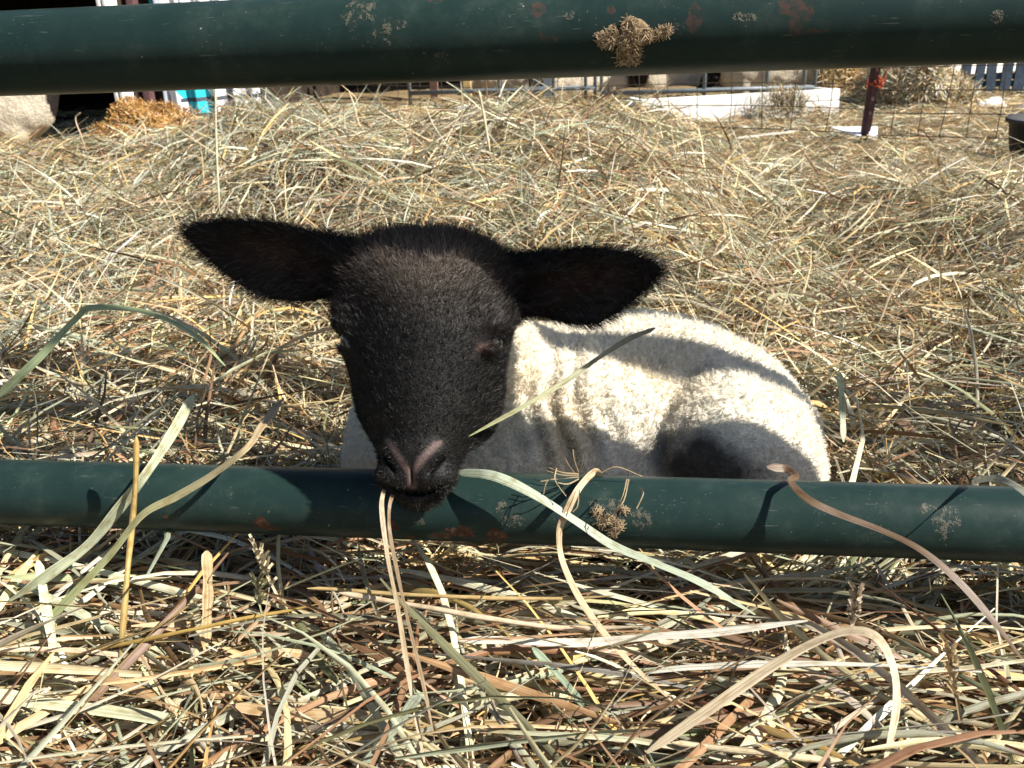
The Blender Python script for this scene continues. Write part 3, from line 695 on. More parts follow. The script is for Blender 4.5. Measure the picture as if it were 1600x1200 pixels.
straw('cream_straw', 'long cream straw lying level below the rail at centre', 'straw',
      [(530, 925, -.075), (640, 945, -.078), (760, 968, -.08), (880, 982, -.08), (1010, 978, -.08)], 13, (.74, .60, .42), stem=True)
straw('golden_straw', 'thin golden straw lying level just below the rail', 'straw',
      [(480, 920, -.06), (640, 930, -.06), (800, 936, -.06), (960, 930, -.06)], 10, (.60, .44, .20), stem=True)
straw('green_leaf', 'dark grey-green leaf slanting down in the hay below the white strip', 'leaf',
      [(832, 1010, -.098), (880, 1062, -.11), (930, 1120, -.125), (1000, 1172, -.14), (1060, 1215, -.15)], 13, (.27, .34, .24))
straw('green_leaf', 'split green blade crossing the stalks at bottom centre', 'leaf',
      [(655, 1085, -.145), (620, 1130, -.15), (575, 1185, -.16), (550, 1220, -.165)], 20, (.42, .47, .36))
straw('ochre_straw', 'slim ochre straw slanting up to the right at lower left', 'straw',
      [(110, 1020, -.085), (240, 996, -.085), (380, 968, -.08), (500, 944, -.075)], 9, (.62, .43, .13), stem=True)
straw('arched_leaf', 'long green leaf arching over the hay at left behind the rail', 'leaf',
      [(-10, 625, .22), (60, 560, .22), (118, 500, .24), (145, 482, .25), (230, 488, .26), (300, 520, .24), (352, 572, .2)], 12, (.42, .50, .28), twist=.6)
straw('brown_leaf', 'broad brown leaf slanting down in the hay right of the lamb', 'leaf',
      [(1345, 598, None), (1395, 645, None), (1450, 700, None)], 17, (.36, .24, .17))
straw('green_leaf', 'upright green blade standing in the hay beside the rump', 'leaf',
      [(1312, 580, .16), (1316, 630, .15), (1318, 690, .13)], 11, (.40, .46, .30))
straw('white_straw', 'bleached straw lying in the hay beyond the right ear', 'straw',
      [(1000, 296, None), (1090, 300, None), (1165, 318, None)], 6, (.80, .78, .68))
straw('white_straw', 'bleached straw at the top of the hay in front of the wire fence', 'straw',
      [(1150, 216, None), (1200, 210, None), (1248, 204, None)], 4, (.82, .79, .68))
straw('pale_stick', 'thin pale straw standing up from the heap above the right ear', 'straw',
      [(748, 140, 1.3), (757, 185, 1.28), (766, 240, 1.22)], 6, (.62, .55, .36), stem=True)
straw('bent_straw', 'thin straw with a kinked tip standing against the dark barn', 'straw',
      [(126, 176, 1.6), (118, 186, 1.6), (126, 210, 1.58), (136, 240, 1.5)], 3.2, (.68, .52, .38), stem=True)
straw('pale_stick', 'thin pale straw standing in the hay above the left ear', 'straw',
      [(336, 120, .75), (338, 220, .70), (343, 330, .62)], 5, (.58, .55, .38), stem=True)
straw('long_stem', 'long pale green stem slanting through the hay at far right', 'straw',
      [(1370, 428, None), (1290, 455, None), (1215, 492, None), (1188, 520, None), (1186, 560, None)], 7, (.50, .54, .36), stem=True)
straw('white_straw', 'short bleached straw pointing up at the right edge of the hay', 'straw',
      [(1522, 455, None), (1560, 432, None), (1594, 410, None)], 9, (.80, .76, .62))
straw('curled_leaf', 'small pale leaf curling onto the rail near the right edge', 'leaf',
      [(1518, 754, .006), (1545, 748, -.012), (1580, 758, -.034), (1650, 800, -.06)], 12, (.38, .40, .32))
# dry root tuft on the lower rail
def fine_fibres(name, pixs, wpx, col, label, cat):
    n_ = 9; Ps = []; Ws = []; cs = []
    for pp in pixs:
        pt = catmull([P(a, b, y=c) for a, b, c in pp], n_); t = norm(np.gradient(pt, axis=0)); d_ = np.linalg.norm(pt-CP, axis=1)
        sdv = norm(np.cross(t, norm(pt-CP))); Ps.append(pt); Ws.append(sdv*(wpx*.5*d_/FPX)[:, None]); cs.append(np.array(col)*rng.uniform(.7, 1.2))
    Ps = np.array(Ps); Ws = np.array(Ws)
    nv = np.cross(Ws, np.gradient(Ps, axis=1)); nv = norm(nv)*.0004
    return tag(link(name, ribbon_mesh(name, Ps, Ws, np.array(cs), nv), HAY), label, cat)
fb = [[(905, 740, -.01), (880, 738, -.02), (858, 730, -.02)], [(905, 742, -.01), (880, 742, -.022), (855, 735, -.022)], [(905, 745, -.012), (870, 748, -.022), (845, 752, -.026)],
      [(905, 738, -.01), (898, 718, -.01), (896, 702, -.008)], [(908, 735, -.01), (912, 722, -.01), (912, 710, -.01)], [(870, 731, -.02), (868, 750, -.028), (885, 775, -.034)],
      [(940, 738, -.005), (965, 729, -.005), (1004, 744, -.004)], [(905, 765, -.026), (903, 790, -.034), (895, 800, -.036)], [(998, 762, -.024), (1006, 770, -.03), (995, 795, -.036)],
      [(980, 748, -.02), (972, 780, -.038), (955, 805, -.04), (925, 820, -.035)], [(983, 748, -.02), (975, 782, -.040), (958, 807, -.042)], [(850, 772, -.03), (855, 752, -.026), (866, 748, -.024)],
      [(905, 745, -.008), (892, 730, -.012), (884, 716, -.012)], [(905, 748, -.014), (888, 756, -.026), (872, 754, -.028)]]
fine_fibres('root_tuft', fb, 2.0, (.42, .33, .2), 'tuft of fine dry rootlets caught on the lower rail behind the folded strip', 'root tuft')
def seed_head(pts_, wid, col, label):
    fs = [pts_]; a_ = np.array(pts_, float)
    for k in range(34):
        f_ = rng.uniform(.02, .8); i_ = f_*(len(a_)-1); i0 = int(i_); b_ = a_[i0]+(a_[min(i0+1, len(a_)-1)]-a_[i0])*(i_-i0)
        sd_ = rng.choice([-1, 1]); L_ = rng.uniform(9, 22)
        fs.append([tuple(b_), tuple(b_+np.array([sd_*L_*.25, -L_*.5, rng.normal(0, .004)])), tuple(b_+np.array([sd_*L_*rng.uniform(.3, .7), -L_, rng.normal(0, .008)]))])
    fine_fibres('seed_head', fs, wid, col, label, 'seed head')
seed_head([(397, 848, -.052), (410, 885, -.058), (436, 935, -.068)], 4, (.60, .52, .36), 'frayed pale grass seed head poking up below the rail, left of the mouth')
seed_head([(402, 905, -.062), (404, 935, -.066), (410, 962, -.07)], 2.5, (.52, .50, .30), 'small feathery grass seed head hanging in the hay at lower left')
seed_head([(1480, 1005, -.105), (1490, 1060, -.115), (1502, 1130, -.125)], 5, (.62, .48, .28), 'bristly tan grass ear standing in the hay at lower right')
seed_head([(1340, 925, -.07), (1336, 955, -.075), (1330, 990, -.085)], 5, (.50, .42, .32), 'dry broken seed head between the looped leaf and the rail')
# caked mud with chopped straw
def mud_clump(name, label, lumps, k, nf, seed):
    r_ = np.random.default_rng(seed); root = None; Vs = []; Qs = []; off = 0
    pts = []
    for px, py, rad_ in lumps:
        q = on_rail(px, py, k); nrm = norm(np.array([0, q[1], q[2]-RZ[k]])); pts.append((q, nrm, rad_*.42/FPX))
    for q, nrm, rr_ in pts:
        n_ = 12; th = np.linspace(0, math.pi, n_//2+1); ph = np.linspace(0, 2*math.pi, n_, endpoint=False)
        B = np.stack([[1, 0, 0], np.cross(nrm, [1, 0, 0]), nrm])
        V = np.array([[math.sin(a)*math.cos(b), math.sin(a)*math.sin(b), math.cos(a)*.42] for a in th for b in ph])*rr_
        V *= (1+.35*vnoise(V*900+q*50, seed))[:, None]
        V = V@B+q; Vs.append(V); Qs += [[off+i*n_+j, off+(i+1)*n_+j, off+(i+1)*n_+(j+1) % n_, off+i*n_+(j+1) % n_] for i in range(n_//2) for j in range(n_)]; off += len(V)
    V = np.concatenate(Vs)
    root = link(name, quads_mesh(name, V, Qs), simple('dried_mud', (.20, .14, .08), .95, .5, 600, .1, .0008), None, True)
    tag(root, label, 'mud clump')
    idx = r_.choice(len(pts), nf); n_ = nf; C = np.array([pts[i][0]+pts[i][1]*pts[i][2]*.35 for i in idx]); N = np.array([pts[i][1] for i in idx]); R = np.array([pts[i][2] for i in idx])
    T = r_.normal(0, 1, (nf, 3)); T -= N*(T*N).sum(1, keepdims=True)*.8; T = norm(T)
    C = C+norm(r_.normal(0, 1, (nf, 3)))*R[:, None]*.85*[1, .5, 1]
    Lf = r_.uniform(.0015, .006, nf); s_ = np.linspace(-.5, .5, 4)[None, :, None]; Pt = C[:, None]+T[:, None]*s_*Lf[:, None, None]+N[:, None]*(.25-s_*s_)*.0015
    Wv = norm(np.cross(T, N))[:, None]*.00022*np.ones((1, 4, 1))
    cc = np.array([.46, .34, .20])*r_.uniform(.5, 1.4, (nf, 1))
    f_ = link('chaff', ribbon_mesh('chaff', Pt, Wv, cc, N[:, None]*.0002*np.ones((1, 4, 1))), HAY, root); f_['kind'] = 'stuff'
mud_clump('dried_mud', 'ragged clump of dried mud and chopped straw stuck to the upper rail', [(985, 42, 17), (995, 52, 20), (978, 62, 15), (955, 58, 16), (942, 62, 12), (988, 76, 14), (990, 88, 12), (1012, 55, 10), (976, 84, 16), (1042, 48, 7), (1030, 52, 6)], 1, 700, 3)
mud_clump('dried_mud', 'small patch of dried mud and chaff stuck to the lower rail', [(934, 800, 9), (952, 812, 12), (966, 820, 12), (958, 830, 10), (940, 818, 8), (974, 797, 7), (952, 848, 5)], 0, 380, 5)

# ================================================================ BACKGROUND
def box_mesh(name, lo, hi):
    x0, y0, z0 = lo; x1, y1, z1 = hi
    V = [(x0, y0, z0), (x1, y0, z0), (x1, y1, z0), (x0, y1, z0), (x0, y0, z1), (x1, y0, z1), (x1, y1, z1), (x0, y1, z1)]
    F = [(0, 3, 2, 1), (4, 5, 6, 7), (0, 1, 5, 4), (1, 2, 6, 5), (2, 3, 7, 6), (3, 0, 4, 7)]
    me = bpy.data.meshes.new(name); me.from_pydata([tuple(map(float, v)) for v in V], [], F); return me
def box(name, lo, hi, mat, parent=None, bevel=.0):
    o = link(name, box_mesh(name, lo, hi), mat, parent)
    if bevel:
        m_ = o.modifiers.new('bevel', 'BEVEL'); m_.width = bevel; m_.segments = 2
    return o
def tube(name, pts, r, mat, parent=None, n=10): return link(name, tube_mesh(name, pts, r, n), mat, parent, True)
M_wire = simple('rusty_wire', (.06, .045, .04), .7, .4, 60, .3)
M_post = simple('tpost_paint', (.10, .05, .05), .6, .4, 50, .3)
M_dark = simple('shade_dark_wood', (.035, .026, .02), .9, .5, 8, .1)  # interior shade of barn and shed put into a near-black wood colour
M_white = simple('white_painted_wood', (.82, .80, .76), .7, .10, 12, .3)
M_grey = simple('galvanised', (.15, .18, .20), .45, .2, 20, .4)
M_wood = simple('yellow_wood', (.50, .36, .16), .8, .3, 25, .2)
M_pink = simple('pinkish_wood', (.46, .27, .20), .8, .25, 25, .2)
M_board = simple('weathered_blue_board', (.06, .085, .12), .85, .35, 18, .2)
M_rub = simple('black_rubber', (.02, .02, .022), .6, .3, 30, .4)
# wire fence
GZ0 = -.115
pT = P(1350, 216, y=3.75); tx, ty = pT[0], pT[1]
pL = P(480, 170, y=5.1); pR = P(1720, 200, y=3.15)
tp = tag(empty('fence_post', (tx, ty, GZ0)), 'dark reddish steel fence post with orange twine tied round it', 'fence post')
dxy = norm(np.array([pR[0]-tx, pR[1]-ty]))
V = []; prof = [(-.020, 0), (.020, 0), (.020, .006), (.004, .006), (.004, .034), (-.004, .034), (-.004, .006), (-.020, .006)]
lean = (.05, 0)
for z in (GZ0, 1.25):
    for a, b in prof: V.append((tx+a*.94+b*.3+lean[0]*(z-GZ0), ty-a*.3-b*.94, z))
me = bpy.data.meshes.new('shaft'); me.from_pydata(V, [], [[i, (i+1) % 8, 8+(i+1) % 8, 8+i] for i in range(8)]+[[8+i for i in range(8)]]); link('shaft', me, M_post, tp)
for z in np.arange(GZ0+.12, 1.2, .06):
    o = box('stud', (tx-.006+lean[0]*(z-GZ0), ty-.044, z), (tx+.006+lean[0]*(z-GZ0), ty-.034, z+.014), M_post, tp)
M_tw = simple('orange_twine', (.42, .085, .045), .7, .2, 80, .2)
tz = float(P(1362, 128, y=ty-.03)[2])
loops = []
th = np.linspace(0, 4*math.pi, 40)
tw = tag(link('twine', tube_mesh('twine', np.stack([tx+.018+.036*np.cos(th)+.0, ty-.012+.040*np.sin(th), tz+.012*th/6-.02+.008*np.sin(th*2.3)], -1), .0028, 6), M_tw, None, True), 'orange baling twine knotted round the steel fence post', 'twine')
for pp in ([(1366, 127, -.05), (1378, 122, -.05), (1385, 112, -.05), (1388, 100, -.05), (1389, 85, -.05)], [(1366, 126, -.06), (1374, 134, -.06), (1372, 118, -.06), (1380, 128, -.05), (1384, 118, -.05)], [(1368, 128, -.05), (1376, 138, -.05), (1379, 130, -.05), (1371, 124, -.06)]):
    c_ = catmull([P(a, b, y=ty+d_) for a, b, d_ in pp], 16); o = link('loose_end', tube_mesh('loose_end', c_, .003, 6), M_tw, tw, True)
def wire_panel(name, a, b, sp, dz, label, z1=.95):
    a = np.array(a[:2]); b = np.array(b[:2]); L = np.linalg.norm(b-a); d = (b-a)/L; root = tag(empty(name, (a[0], a[1], GZ0)), label, 'wire fence', 'wire fence panels')
    zs = np.arange(GZ0+.04, z1, dz); seed = rng.uniform(0, 9)
    def pos(u, z): return np.array([a[0]+d[0]*u+.012*math.sin(u*3+z*5+seed), a[1]+d[1]*u+.02*math.sin(u*2.1+seed), z+.010*math.sin(u*2.6+seed+z)])
    for z in zs: tube('line_wire', [pos(u, z) for u in np.linspace(0, L, 26)], .0021, M_wire, root, 5)
    for k in range(1, int(L/sp)): tube('stay_wire', [pos(k*sp+.008*math.sin(k*4.1+z*6), z)+[0, -.003, 0] for z in np.linspace(zs[0], zs[-1], 9)], .0019, M_wire, root, 5)
wire_panel('wire_fence', (tx-.02, ty), pL, .152, .102, 'rusty square mesh wire fence stretching left behind the hay heap')
wire_panel('wire_fence', (tx+.02, ty-.01), pR, .104, .092, 'rusty square mesh wire fence right of the steel post')
# big dark barn on the left
YB = 4.5
B0 = P(198, 215, y=YB)
barn = tag(empty('barn', (B0[0], YB, GZ0)), 'barn with a pitch-dark open doorway and white corner trim at left', 'barn')
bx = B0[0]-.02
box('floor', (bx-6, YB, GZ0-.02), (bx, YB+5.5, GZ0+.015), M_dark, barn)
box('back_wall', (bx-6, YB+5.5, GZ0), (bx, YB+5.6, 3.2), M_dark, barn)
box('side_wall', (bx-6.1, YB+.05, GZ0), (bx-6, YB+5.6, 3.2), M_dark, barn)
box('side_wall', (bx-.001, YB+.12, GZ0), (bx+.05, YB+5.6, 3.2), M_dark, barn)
box('roof', (bx-6.5, YB-.8, 3.2), (bx+.2, YB+6, 3.3), M_dark, barn)  # unseen roof, made deep and dark to keep the doorway in shadow
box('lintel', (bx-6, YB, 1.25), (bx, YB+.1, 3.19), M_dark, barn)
for k in range(2):
    box('corner_trim', (bx+.002+k*.034, YB-.02, GZ0), (bx+.026+k*.034, YB+.10, 3.19), M_white, barn, .006)
# white sheeted wall right of the barn, with a teal shape
def banner_mat():
    t = NT('white_sheeting'); tc = t.n('ShaderNodeTexCoord').outputs['Object']
    sp = t.n('ShaderNodeSeparateXYZ'); t.l(tc, sp.inputs[0]); X = sp.outputs[0]; Z = sp.outputs[2]
    c = (.80, .80, .80); n = t.noise(tc, 4, 3)
    base = t.ramp(n, [(.3, (.70, .71, .74)), (.6, (.84, .84, .84))])
    zc = float(P(290, 150, y=YB+.25)[2]); tl = float(P(276, 148, y=YB+.25)[0]); tr_ = float(P(308, 148, y=YB+.25)[0])
    xs = t.math('ADD', X, t.math('MULTIPLY', t.math('SUBTRACT', Z, zc), .35))
    m = t.math('MULTIPLY', t.math('GREATER_THAN', xs, tl), t.math('LESS_THAN', xs, tr_))
    col = t.mix(m, base, (.02, .42, .50))
    for px_, wd in ((240, .022), (255, .02), (332, .02), (350, .015), (392, .02)):
        x0 = float(P(px_, 150, y=YB+.25)[0]); xs2 = t.math('ADD', X, t.math('MULTIPLY', t.math('SUBTRACT', Z, zc), .3 if px_ % 2 else -.2))
        mk = t.math('LESS_THAN', t.math('ABSOLUTE', t.math('SUBTRACT', xs2, x0)), wd)
        col = t.mix(t.math('MULTIPLY', mk, .85), col, (.24, .26, .32))
    mk = t.math('LESS_THAN', t.math('ABSOLUTE', t.math('SUBTRACT', Z, float(P(320, 157, y=YB+.25)[2]))), .012)
    mk = t.math('MULTIPLY', mk, t.math('GREATER_THAN', X, tl))
    col = t.mix(mk, col, (.05, .06, .08))
    return t.done(t.bsdf(col, .55, .4, n, .3, .01).outputs[0])
bnw = P(372, 150, y=YB+.25)[0]
bx2 = bx+.16
nx = 60; us = np.linspace(0, 1, nx); V = []; Q = []
for jj, z in enumerate(np.linspace(GZ0, 1.6, 12)):
    for u in us: V.append((bx2+(bnw-bx2)*u, YB+.25+.35*u+.03*math.sin(u*31+z*2)+.015*math.sin(u*67), z))
for jj in range(11):
    for ii in range(nx-1): a_ = jj*nx+ii; Q.append([a_, a_+1, a_+1+nx, a_+nx])
o = tag(link('white_sheeting', quads_mesh('white_sheeting', V, Q), banner_mat(), None, True), 'white sheeting printed with a teal shape, hung beside the barn doorway', 'sheeting')
sm = o.modifiers.new('t', 'SOLIDIFY'); sm.thickness = .01
o = tag(empty('barn_door_post', (bx+.2, YB+.18, GZ0)), 'dark rusty post between the white trim and the sheeting', 'post'); box('shaft', (bx+.085, YB+.15, GZ0), (bx+.125, YB+.21, 1.6), M_post, o)
# long open shed across the back
sx0, sx1 = float(P(430, 130, y=8.6)[0]), float(P(1345, 130, y=8.6)[0])
shed = tag(empty('animal_shed', ((sx0+sx1)/2, 8.6, GZ0)), 'long low open-fronted shed, dark inside, behind the sheep pen', 'shed')
for k_, x_ in enumerate(np.arange(sx0, sx1, .30)):
    box('wall_board', (x_, 9.6+.006*(k_ % 3), GZ0), (x_+.285, 9.64+.006*(k_ % 3), 1.9), M_dark, shed)
box('roof', (sx0-.3, 7.9, 1.9), (sx1+.2, 9.9, 1.98), M_dark, shed)
box('end_wall', (sx0-.05, 8.5, GZ0), (sx0-.002, 9.6, 1.9), M_dark, shed)
box('end_wall', (sx1+.002, 8.5, GZ0), (sx1+.05, 9.6, 1.9), M_dark, shed)
for (pa, pb), mt, Y_, lb_ in (((671, 682), M_pink, 7.4, 'reddish wooden post at the front of the shed, nearest the hay heap crest'), ((723, 735), M_wood, 7.3, 'yellow wooden post at the front of the shed'),
                         ((826, 842), simple('dark_green_paint', (.03, .06, .05), .6, .3, 20), 7.0, 'dark green post left of the grey one at the pen'), ((848, 862), M_grey, 6.9, 'grey square post at the corner of the pen')):
    xa, xb = float(P(pa, 130, y=Y_)[0]), float(P(pb, 130, y=Y_)[0])
    o = tag(empty('shed_post', ((xa+xb)/2, Y_, GZ0)), lb_, 'post'); box('shaft', (xa, Y_, GZ0), (xb, Y_+.06, 1.895), mt, o, .004)
# pen panel
def pen_panel(px0, px1, Y_, label):
    xa, xb = float(P(px0, 140, y=Y_)[0]), float(P(px1, 140, y=Y_)[0]); zb = float(P((px0+px1)/2, 141, y=Y_)[2])
    o = tag(empty('pen_panel', (xa, Y_, GZ0)), label, 'pen panel', 'pen panels')
    for z in (zb, zb+.19, zb+.38, zb+.57): tube('pen_rail', [(xa, Y_, z), (xb, Y_, z)], .017, M_grey, o)
    for f_ in (0, .49, .78, .95, 1): tube('upright', [(xa+(xb-xa)*f_, Y_-.001, zb-.12), (xa+(xb-xa)*f_, Y_-.001, zb+.58)], .014, M_grey, o)
pen_panel(940, 1272, 6.3, 'blue-grey tubular pen panel in front of the dark-faced sheep')
pen_panel(640, 930, 6.5, 'blue-grey tubular pen panel in front of the cream sheep')
# sheep (one coarse model, copied)
def sheep_mesh():
    ax = np.arange(-.62, .62, .02); ay = np.arange(-.26, .26, .02); az_ = np.arange(-.02, .86, .02)
    g3 = np.meshgrid(ax, ay, az_, indexing='ij')
    s = ell(g3, (0, 0, .50), (.42, .19, .20)); s = smin(s, ell(g3, (-.28, 0, .52), (.2, .16, .19)), .05); s = smin(s, ell(g3, (.30, 0, .50), (.16, .18, .19)), .05)
    s = smin(s, cap(g3, (-.38, 0, .56), (-.50, 0, .66), .10, .07), .05)
    for lx in (-.27, .28):
        for ly in (-.10, .10):
            s = smin(s, cap(g3, (lx, ly, .38), (lx+.02*np.sign(lx), ly, .20), .055, .028), .03); s = smin(s, cap(g3, (lx+.02*np.sign(lx), ly, .20), (lx, ly, .02), .026, .022), .01)
    s = smin(s, cap(g3, (.43, 0, .55), (.47, 0, .36), .035, .025), .02)
    V, F = surface_nets(s, ax, ay, az_)
    sh = (V[:, 2] > .3) & (V[:, 0] > -.46); V = V+norm(V-[0, 0, .5])*(vnoise(V*28, 4)*.010*sh)[:, None]
    c = np.where(sh[:, None], np.array([.60, .53, .42]), np.array([.03, .025, .022]))*(1+.15*vnoise(V*14, 6))[:, None]
    return quads_mesh('body', V, F, c)
def sheep_head():
    ax = np.arange(-.16, .16, .008); ay = np.arange(-.18, .18, .008); az_ = np.arange(-.14, .12, .008)
    g3 = np.meshgrid(ax, ay, az_, indexing='ij')
    s = ell(g3, (.02, 0, 0), (.08, .06, .065)); s = smin(s, ell(g3, (-.07, 0, -.04), (.07, .038, .042)), .03)
    s = smin(s, ell(g3, (.04, .10, 0), (.022, .065, .012)), .02); s = smin(s, ell(g3, (.04, -.10, 0), (.022, .065, .012)), .02)
    V, F = surface_nets(s, ax, ay, az_); return quads_mesh('head', V, F, np.ones((len(V), 3))*np.array([.02, .017, .015]))
sheep_m = NT('sheep_wool'); _at = sheep_m.n('ShaderNodeAttribute', attribute_name='col').outputs['Color']; _tc = sheep_m.n('ShaderNodeTexCoord').outputs['Object']; _f = sheep_m.noise(_tc, 60, 5, .7)
sheep_m = sheep_m.done(sheep_m.bsdf(sheep_m.mix(1.0, _at, sheep_m.ramp(_f, [(.3, (.7, .68, .64)), (.7, (1.15, 1.15, 1.15))]), 'MULTIPLY'), .9, .1, _f, .9, .02).outputs[0])
SM = sheep_mesh(); SH = sheep_head()
def sheep(loc, rz, sc, label, head=(-.53, 0, .70), hrot=0.0):
    r_ = tag(bpy.data.objects.new('sheep', None), label, 'sheep', 'grown sheep in the background'); COL.objects.link(r_)
    r_.location = loc; r_.rotation_euler = (0, 0, rz); r_.scale = (sc,)*3
    for nm, me, l_, ro in (('body', SM, (0, 0, 0), 0), ('head', SH, head, hrot)):
        if not me.materials: me.materials.append(sheep_m)
        c_ = bpy.data.objects.new(nm, me); COL.objects.link(c_); c_.parent = r_; c_.location = l_; c_.rotation_euler = (0, ro, 0)
        me.polygons.foreach_set('use_smooth', np.ones(len(me.polygons), bool))
    return r_
q = P(10, 240, y=3.9)
sheep((q[0]-.25, 3.95, GZ0-.26), math.pi+.35, 1.0, 'big cream sheep standing side-on at the left edge before the dark barn')
q = P(790, 150, y=7.6); sheep((q[0], 7.6, GZ0-.42), 2.6, .95, 'cream sheep behind the green shed post, left of the grey post')
q = P(905, 140, y=7.5); sheep((q[0], 7.8, GZ0-.42), .3, .95, 'yellowish sheep between the grey post and the dark pen')
q = P(1106, 122, y=6.7); sheep((q[0]+.49, 6.77, q[2]-.41), .15, .9, 'grey-brown sheep with its dark head lowered behind the pen panel', head=(-.55, 0, .44), hrot=-.5)
q = P(1050, 135, y=7.9); sheep((q[0], 8.1, GZ0-.40), .9, .95, 'shaggy brownish sheep at the back of the dark pen')
# white plank trough (stands at a slant, its long side turned towards the sun)
wa = P(1003, 147, y=4.75); wb = P(1313, 147, y=5.12)
tl_ = float(np.linalg.norm((wb-wa)[:2])); ta_ = math.atan2(wb[1]-wa[1], wb[0]-wa[0]); zt = float(wa[2]+wb[2])/2-GZ0; zm = zt*.52
tr = tag(empty('plank_trough', (wa[0], wa[1], GZ0)), 'long white plank trough with hay hanging over its edge, behind the wire fence', 'trough')
def tbox(n_, lo, hi, bv=.004):
    o = bpy.data.objects.new(n_, box_mesh(n_, lo, hi)); COL.objects.link(o); o.data.materials.append(M_white); o.parent = tr
    if bv: m_ = o.modifiers.new('bevel', 'BEVEL'); m_.width = bv; m_.segments = 2
tbox('front_board', (0, 0, -.02), (tl_, .035, zm)); tbox('front_board', (0, .004, zm+.004), (tl_, .039, zt))
tbox('back_board', (0, .26, -.02), (tl_, .29, zt-.02)); tbox('end_board', (0, .042, -.02), (.03, .258, zt-.004), 0); tbox('end_board', (tl_-.03, .042, -.02), (tl_, .258, zt-.004), 0)
tr.rotation_euler = (0, 0, ta_)
# fuzz of blades over an ellipsoid core
def heap(name, c, r, n, L, w, wgt, label, cat, core=None, up_=.4):
    root = tag(empty(name, (c[0], c[1], GZ0)), label, cat)
    N = norm(rng.normal(0, 1, (n, 3))); N[:, 2] = np.abs(N[:, 2]); N[:, 1] = -np.abs(N[:, 1])*np.where(rng.random(n) < .8, 1, -1)
    lumpy = 1+.30*vnoise(N*2.6+c[0], 8)
    C = np.array(c)+N*np.array(r)*lumpy[:, None]
    T = rng.normal(0, 1, (n, 3)); T -= N*(T*N).sum(1, keepdims=True)*(1-up_); T = norm(T); ll = rng.uniform(.5, 1, n)*L; s_ = np.linspace(-.5, .5, 4)[None, :, None]
    Pt = C[:, None]+T[:, None]*s_*ll[:, None, None]+rng.normal(0, .12, (n, 1, 3))*(s_*s_)*ll[:, None, None]*2
    Wv = norm(np.cross(T, N+rng.normal(0, .5, N.shape)))[:, None]*w*.5*np.ones((1, 4, 1))
    f_ = link('loose_hay', ribbon_mesh('loose_hay', Pt, Wv, pick_cols(n, wgt)*(np.array([.80, .66, .50]) if name == 'straw_heap' else 1.0)), HAY, root); f_['kind'] = 'stuff'
    th = np.linspace(0, math.pi/2+.3, 12); ph = np.linspace(0, 2*math.pi, 28, endpoint=False)
    D = np.array([[math.sin(a)*math.cos(b), math.sin(a)*math.sin(b), math.cos(a)] for a in th for b in ph]); V = np.array(c)+D*np.array(r)*(.93*(1+.30*vnoise(D*2.6+c[0], 8)))[:, None]
    Q = [[i*28+j, (i+1)*28+j, (i+1)*28+(j+1) % 28, i*28+(j+1) % 28] for i in range(11) for j in range(28)]
    link('core', quads_mesh('core', V, Q), core or under_mat(), root, True)
wg = np.zeros(len(PAL)); wg[8] = .62; wg[3] = .22; wg[4] = .10; wg[2] = .06
q = P(240, 205, y=4.0); rx = float(P(345, 200, y=4.0)[0]-P(138, 200, y=4.0)[0])/2
ztop = float(P(240, 166, y=4.0)[2])
heap('straw_heap', (q[0]+.02, 4.0, GZ0), (rx, .30, ztop-GZ0), 6500, .055, .0045, wg, 'low golden brown heap of fluffy straw in front of the white sheeting', 'straw heap', simple('brown_straw', (.22, .13, .05), .95, .5, 60, .1), .6)
q = P(1440, 165, y=5.6); ztop = float(P(1430, 95, y=5.6)[2])
heap('hay_mound', (q[0]-.06, 5.7, GZ0), (.30, .4, ztop-GZ0), 4600, .18, .005, WGT, 'tall loose mound of dull green hay in front of the blue-grey boards', 'hay mound')
n = 520
q = P(1222, 147, y=4.97); tpx = q[0]+rng.normal(0, .05, n); yy = 4.955-rng.uniform(0, .06, n)
hgt_ = q[2]-GZ0; fr_ = rng.uniform(0, 1, n)**.8; zc_ = q[2]+.015-fr_*hgt_; xc_ = tpx+fr_**1.5*rng.normal(.06, .16, n)
Pt, Wv, nv = blades(np.stack([xc_, yy-.05*fr_, zc_], -1), rng.uniform(0, 6.28, n), np.where(fr_ > .6, rng.normal(0, .3, n), rng.normal(-1.1, .35, n)), rng.uniform(.06, .17, n), rng.uniform(.003, .005, n), 6, .3)
tag(link('hanging_hay', ribbon_mesh('hanging_hay', Pt, Wv, pick_cols(n)), HAY), 'wisp of hay draped over the white trough', 'hay wisp')
q = P(1298, 150, y=6.6); zt2 = float(P(1298, 80, y=6.6)[2])
heap('straw_bale', (q[0], 6.9, GZ0), (.27, .3, zt2-GZ0+.2), 3600, .22, .005, wg*.6+WGT*.4, 'golden straw bale standing between the pen and the steel post', 'straw bale', simple('bale_straw', (.26, .17, .07), .95, .5, 40, .1), .3)
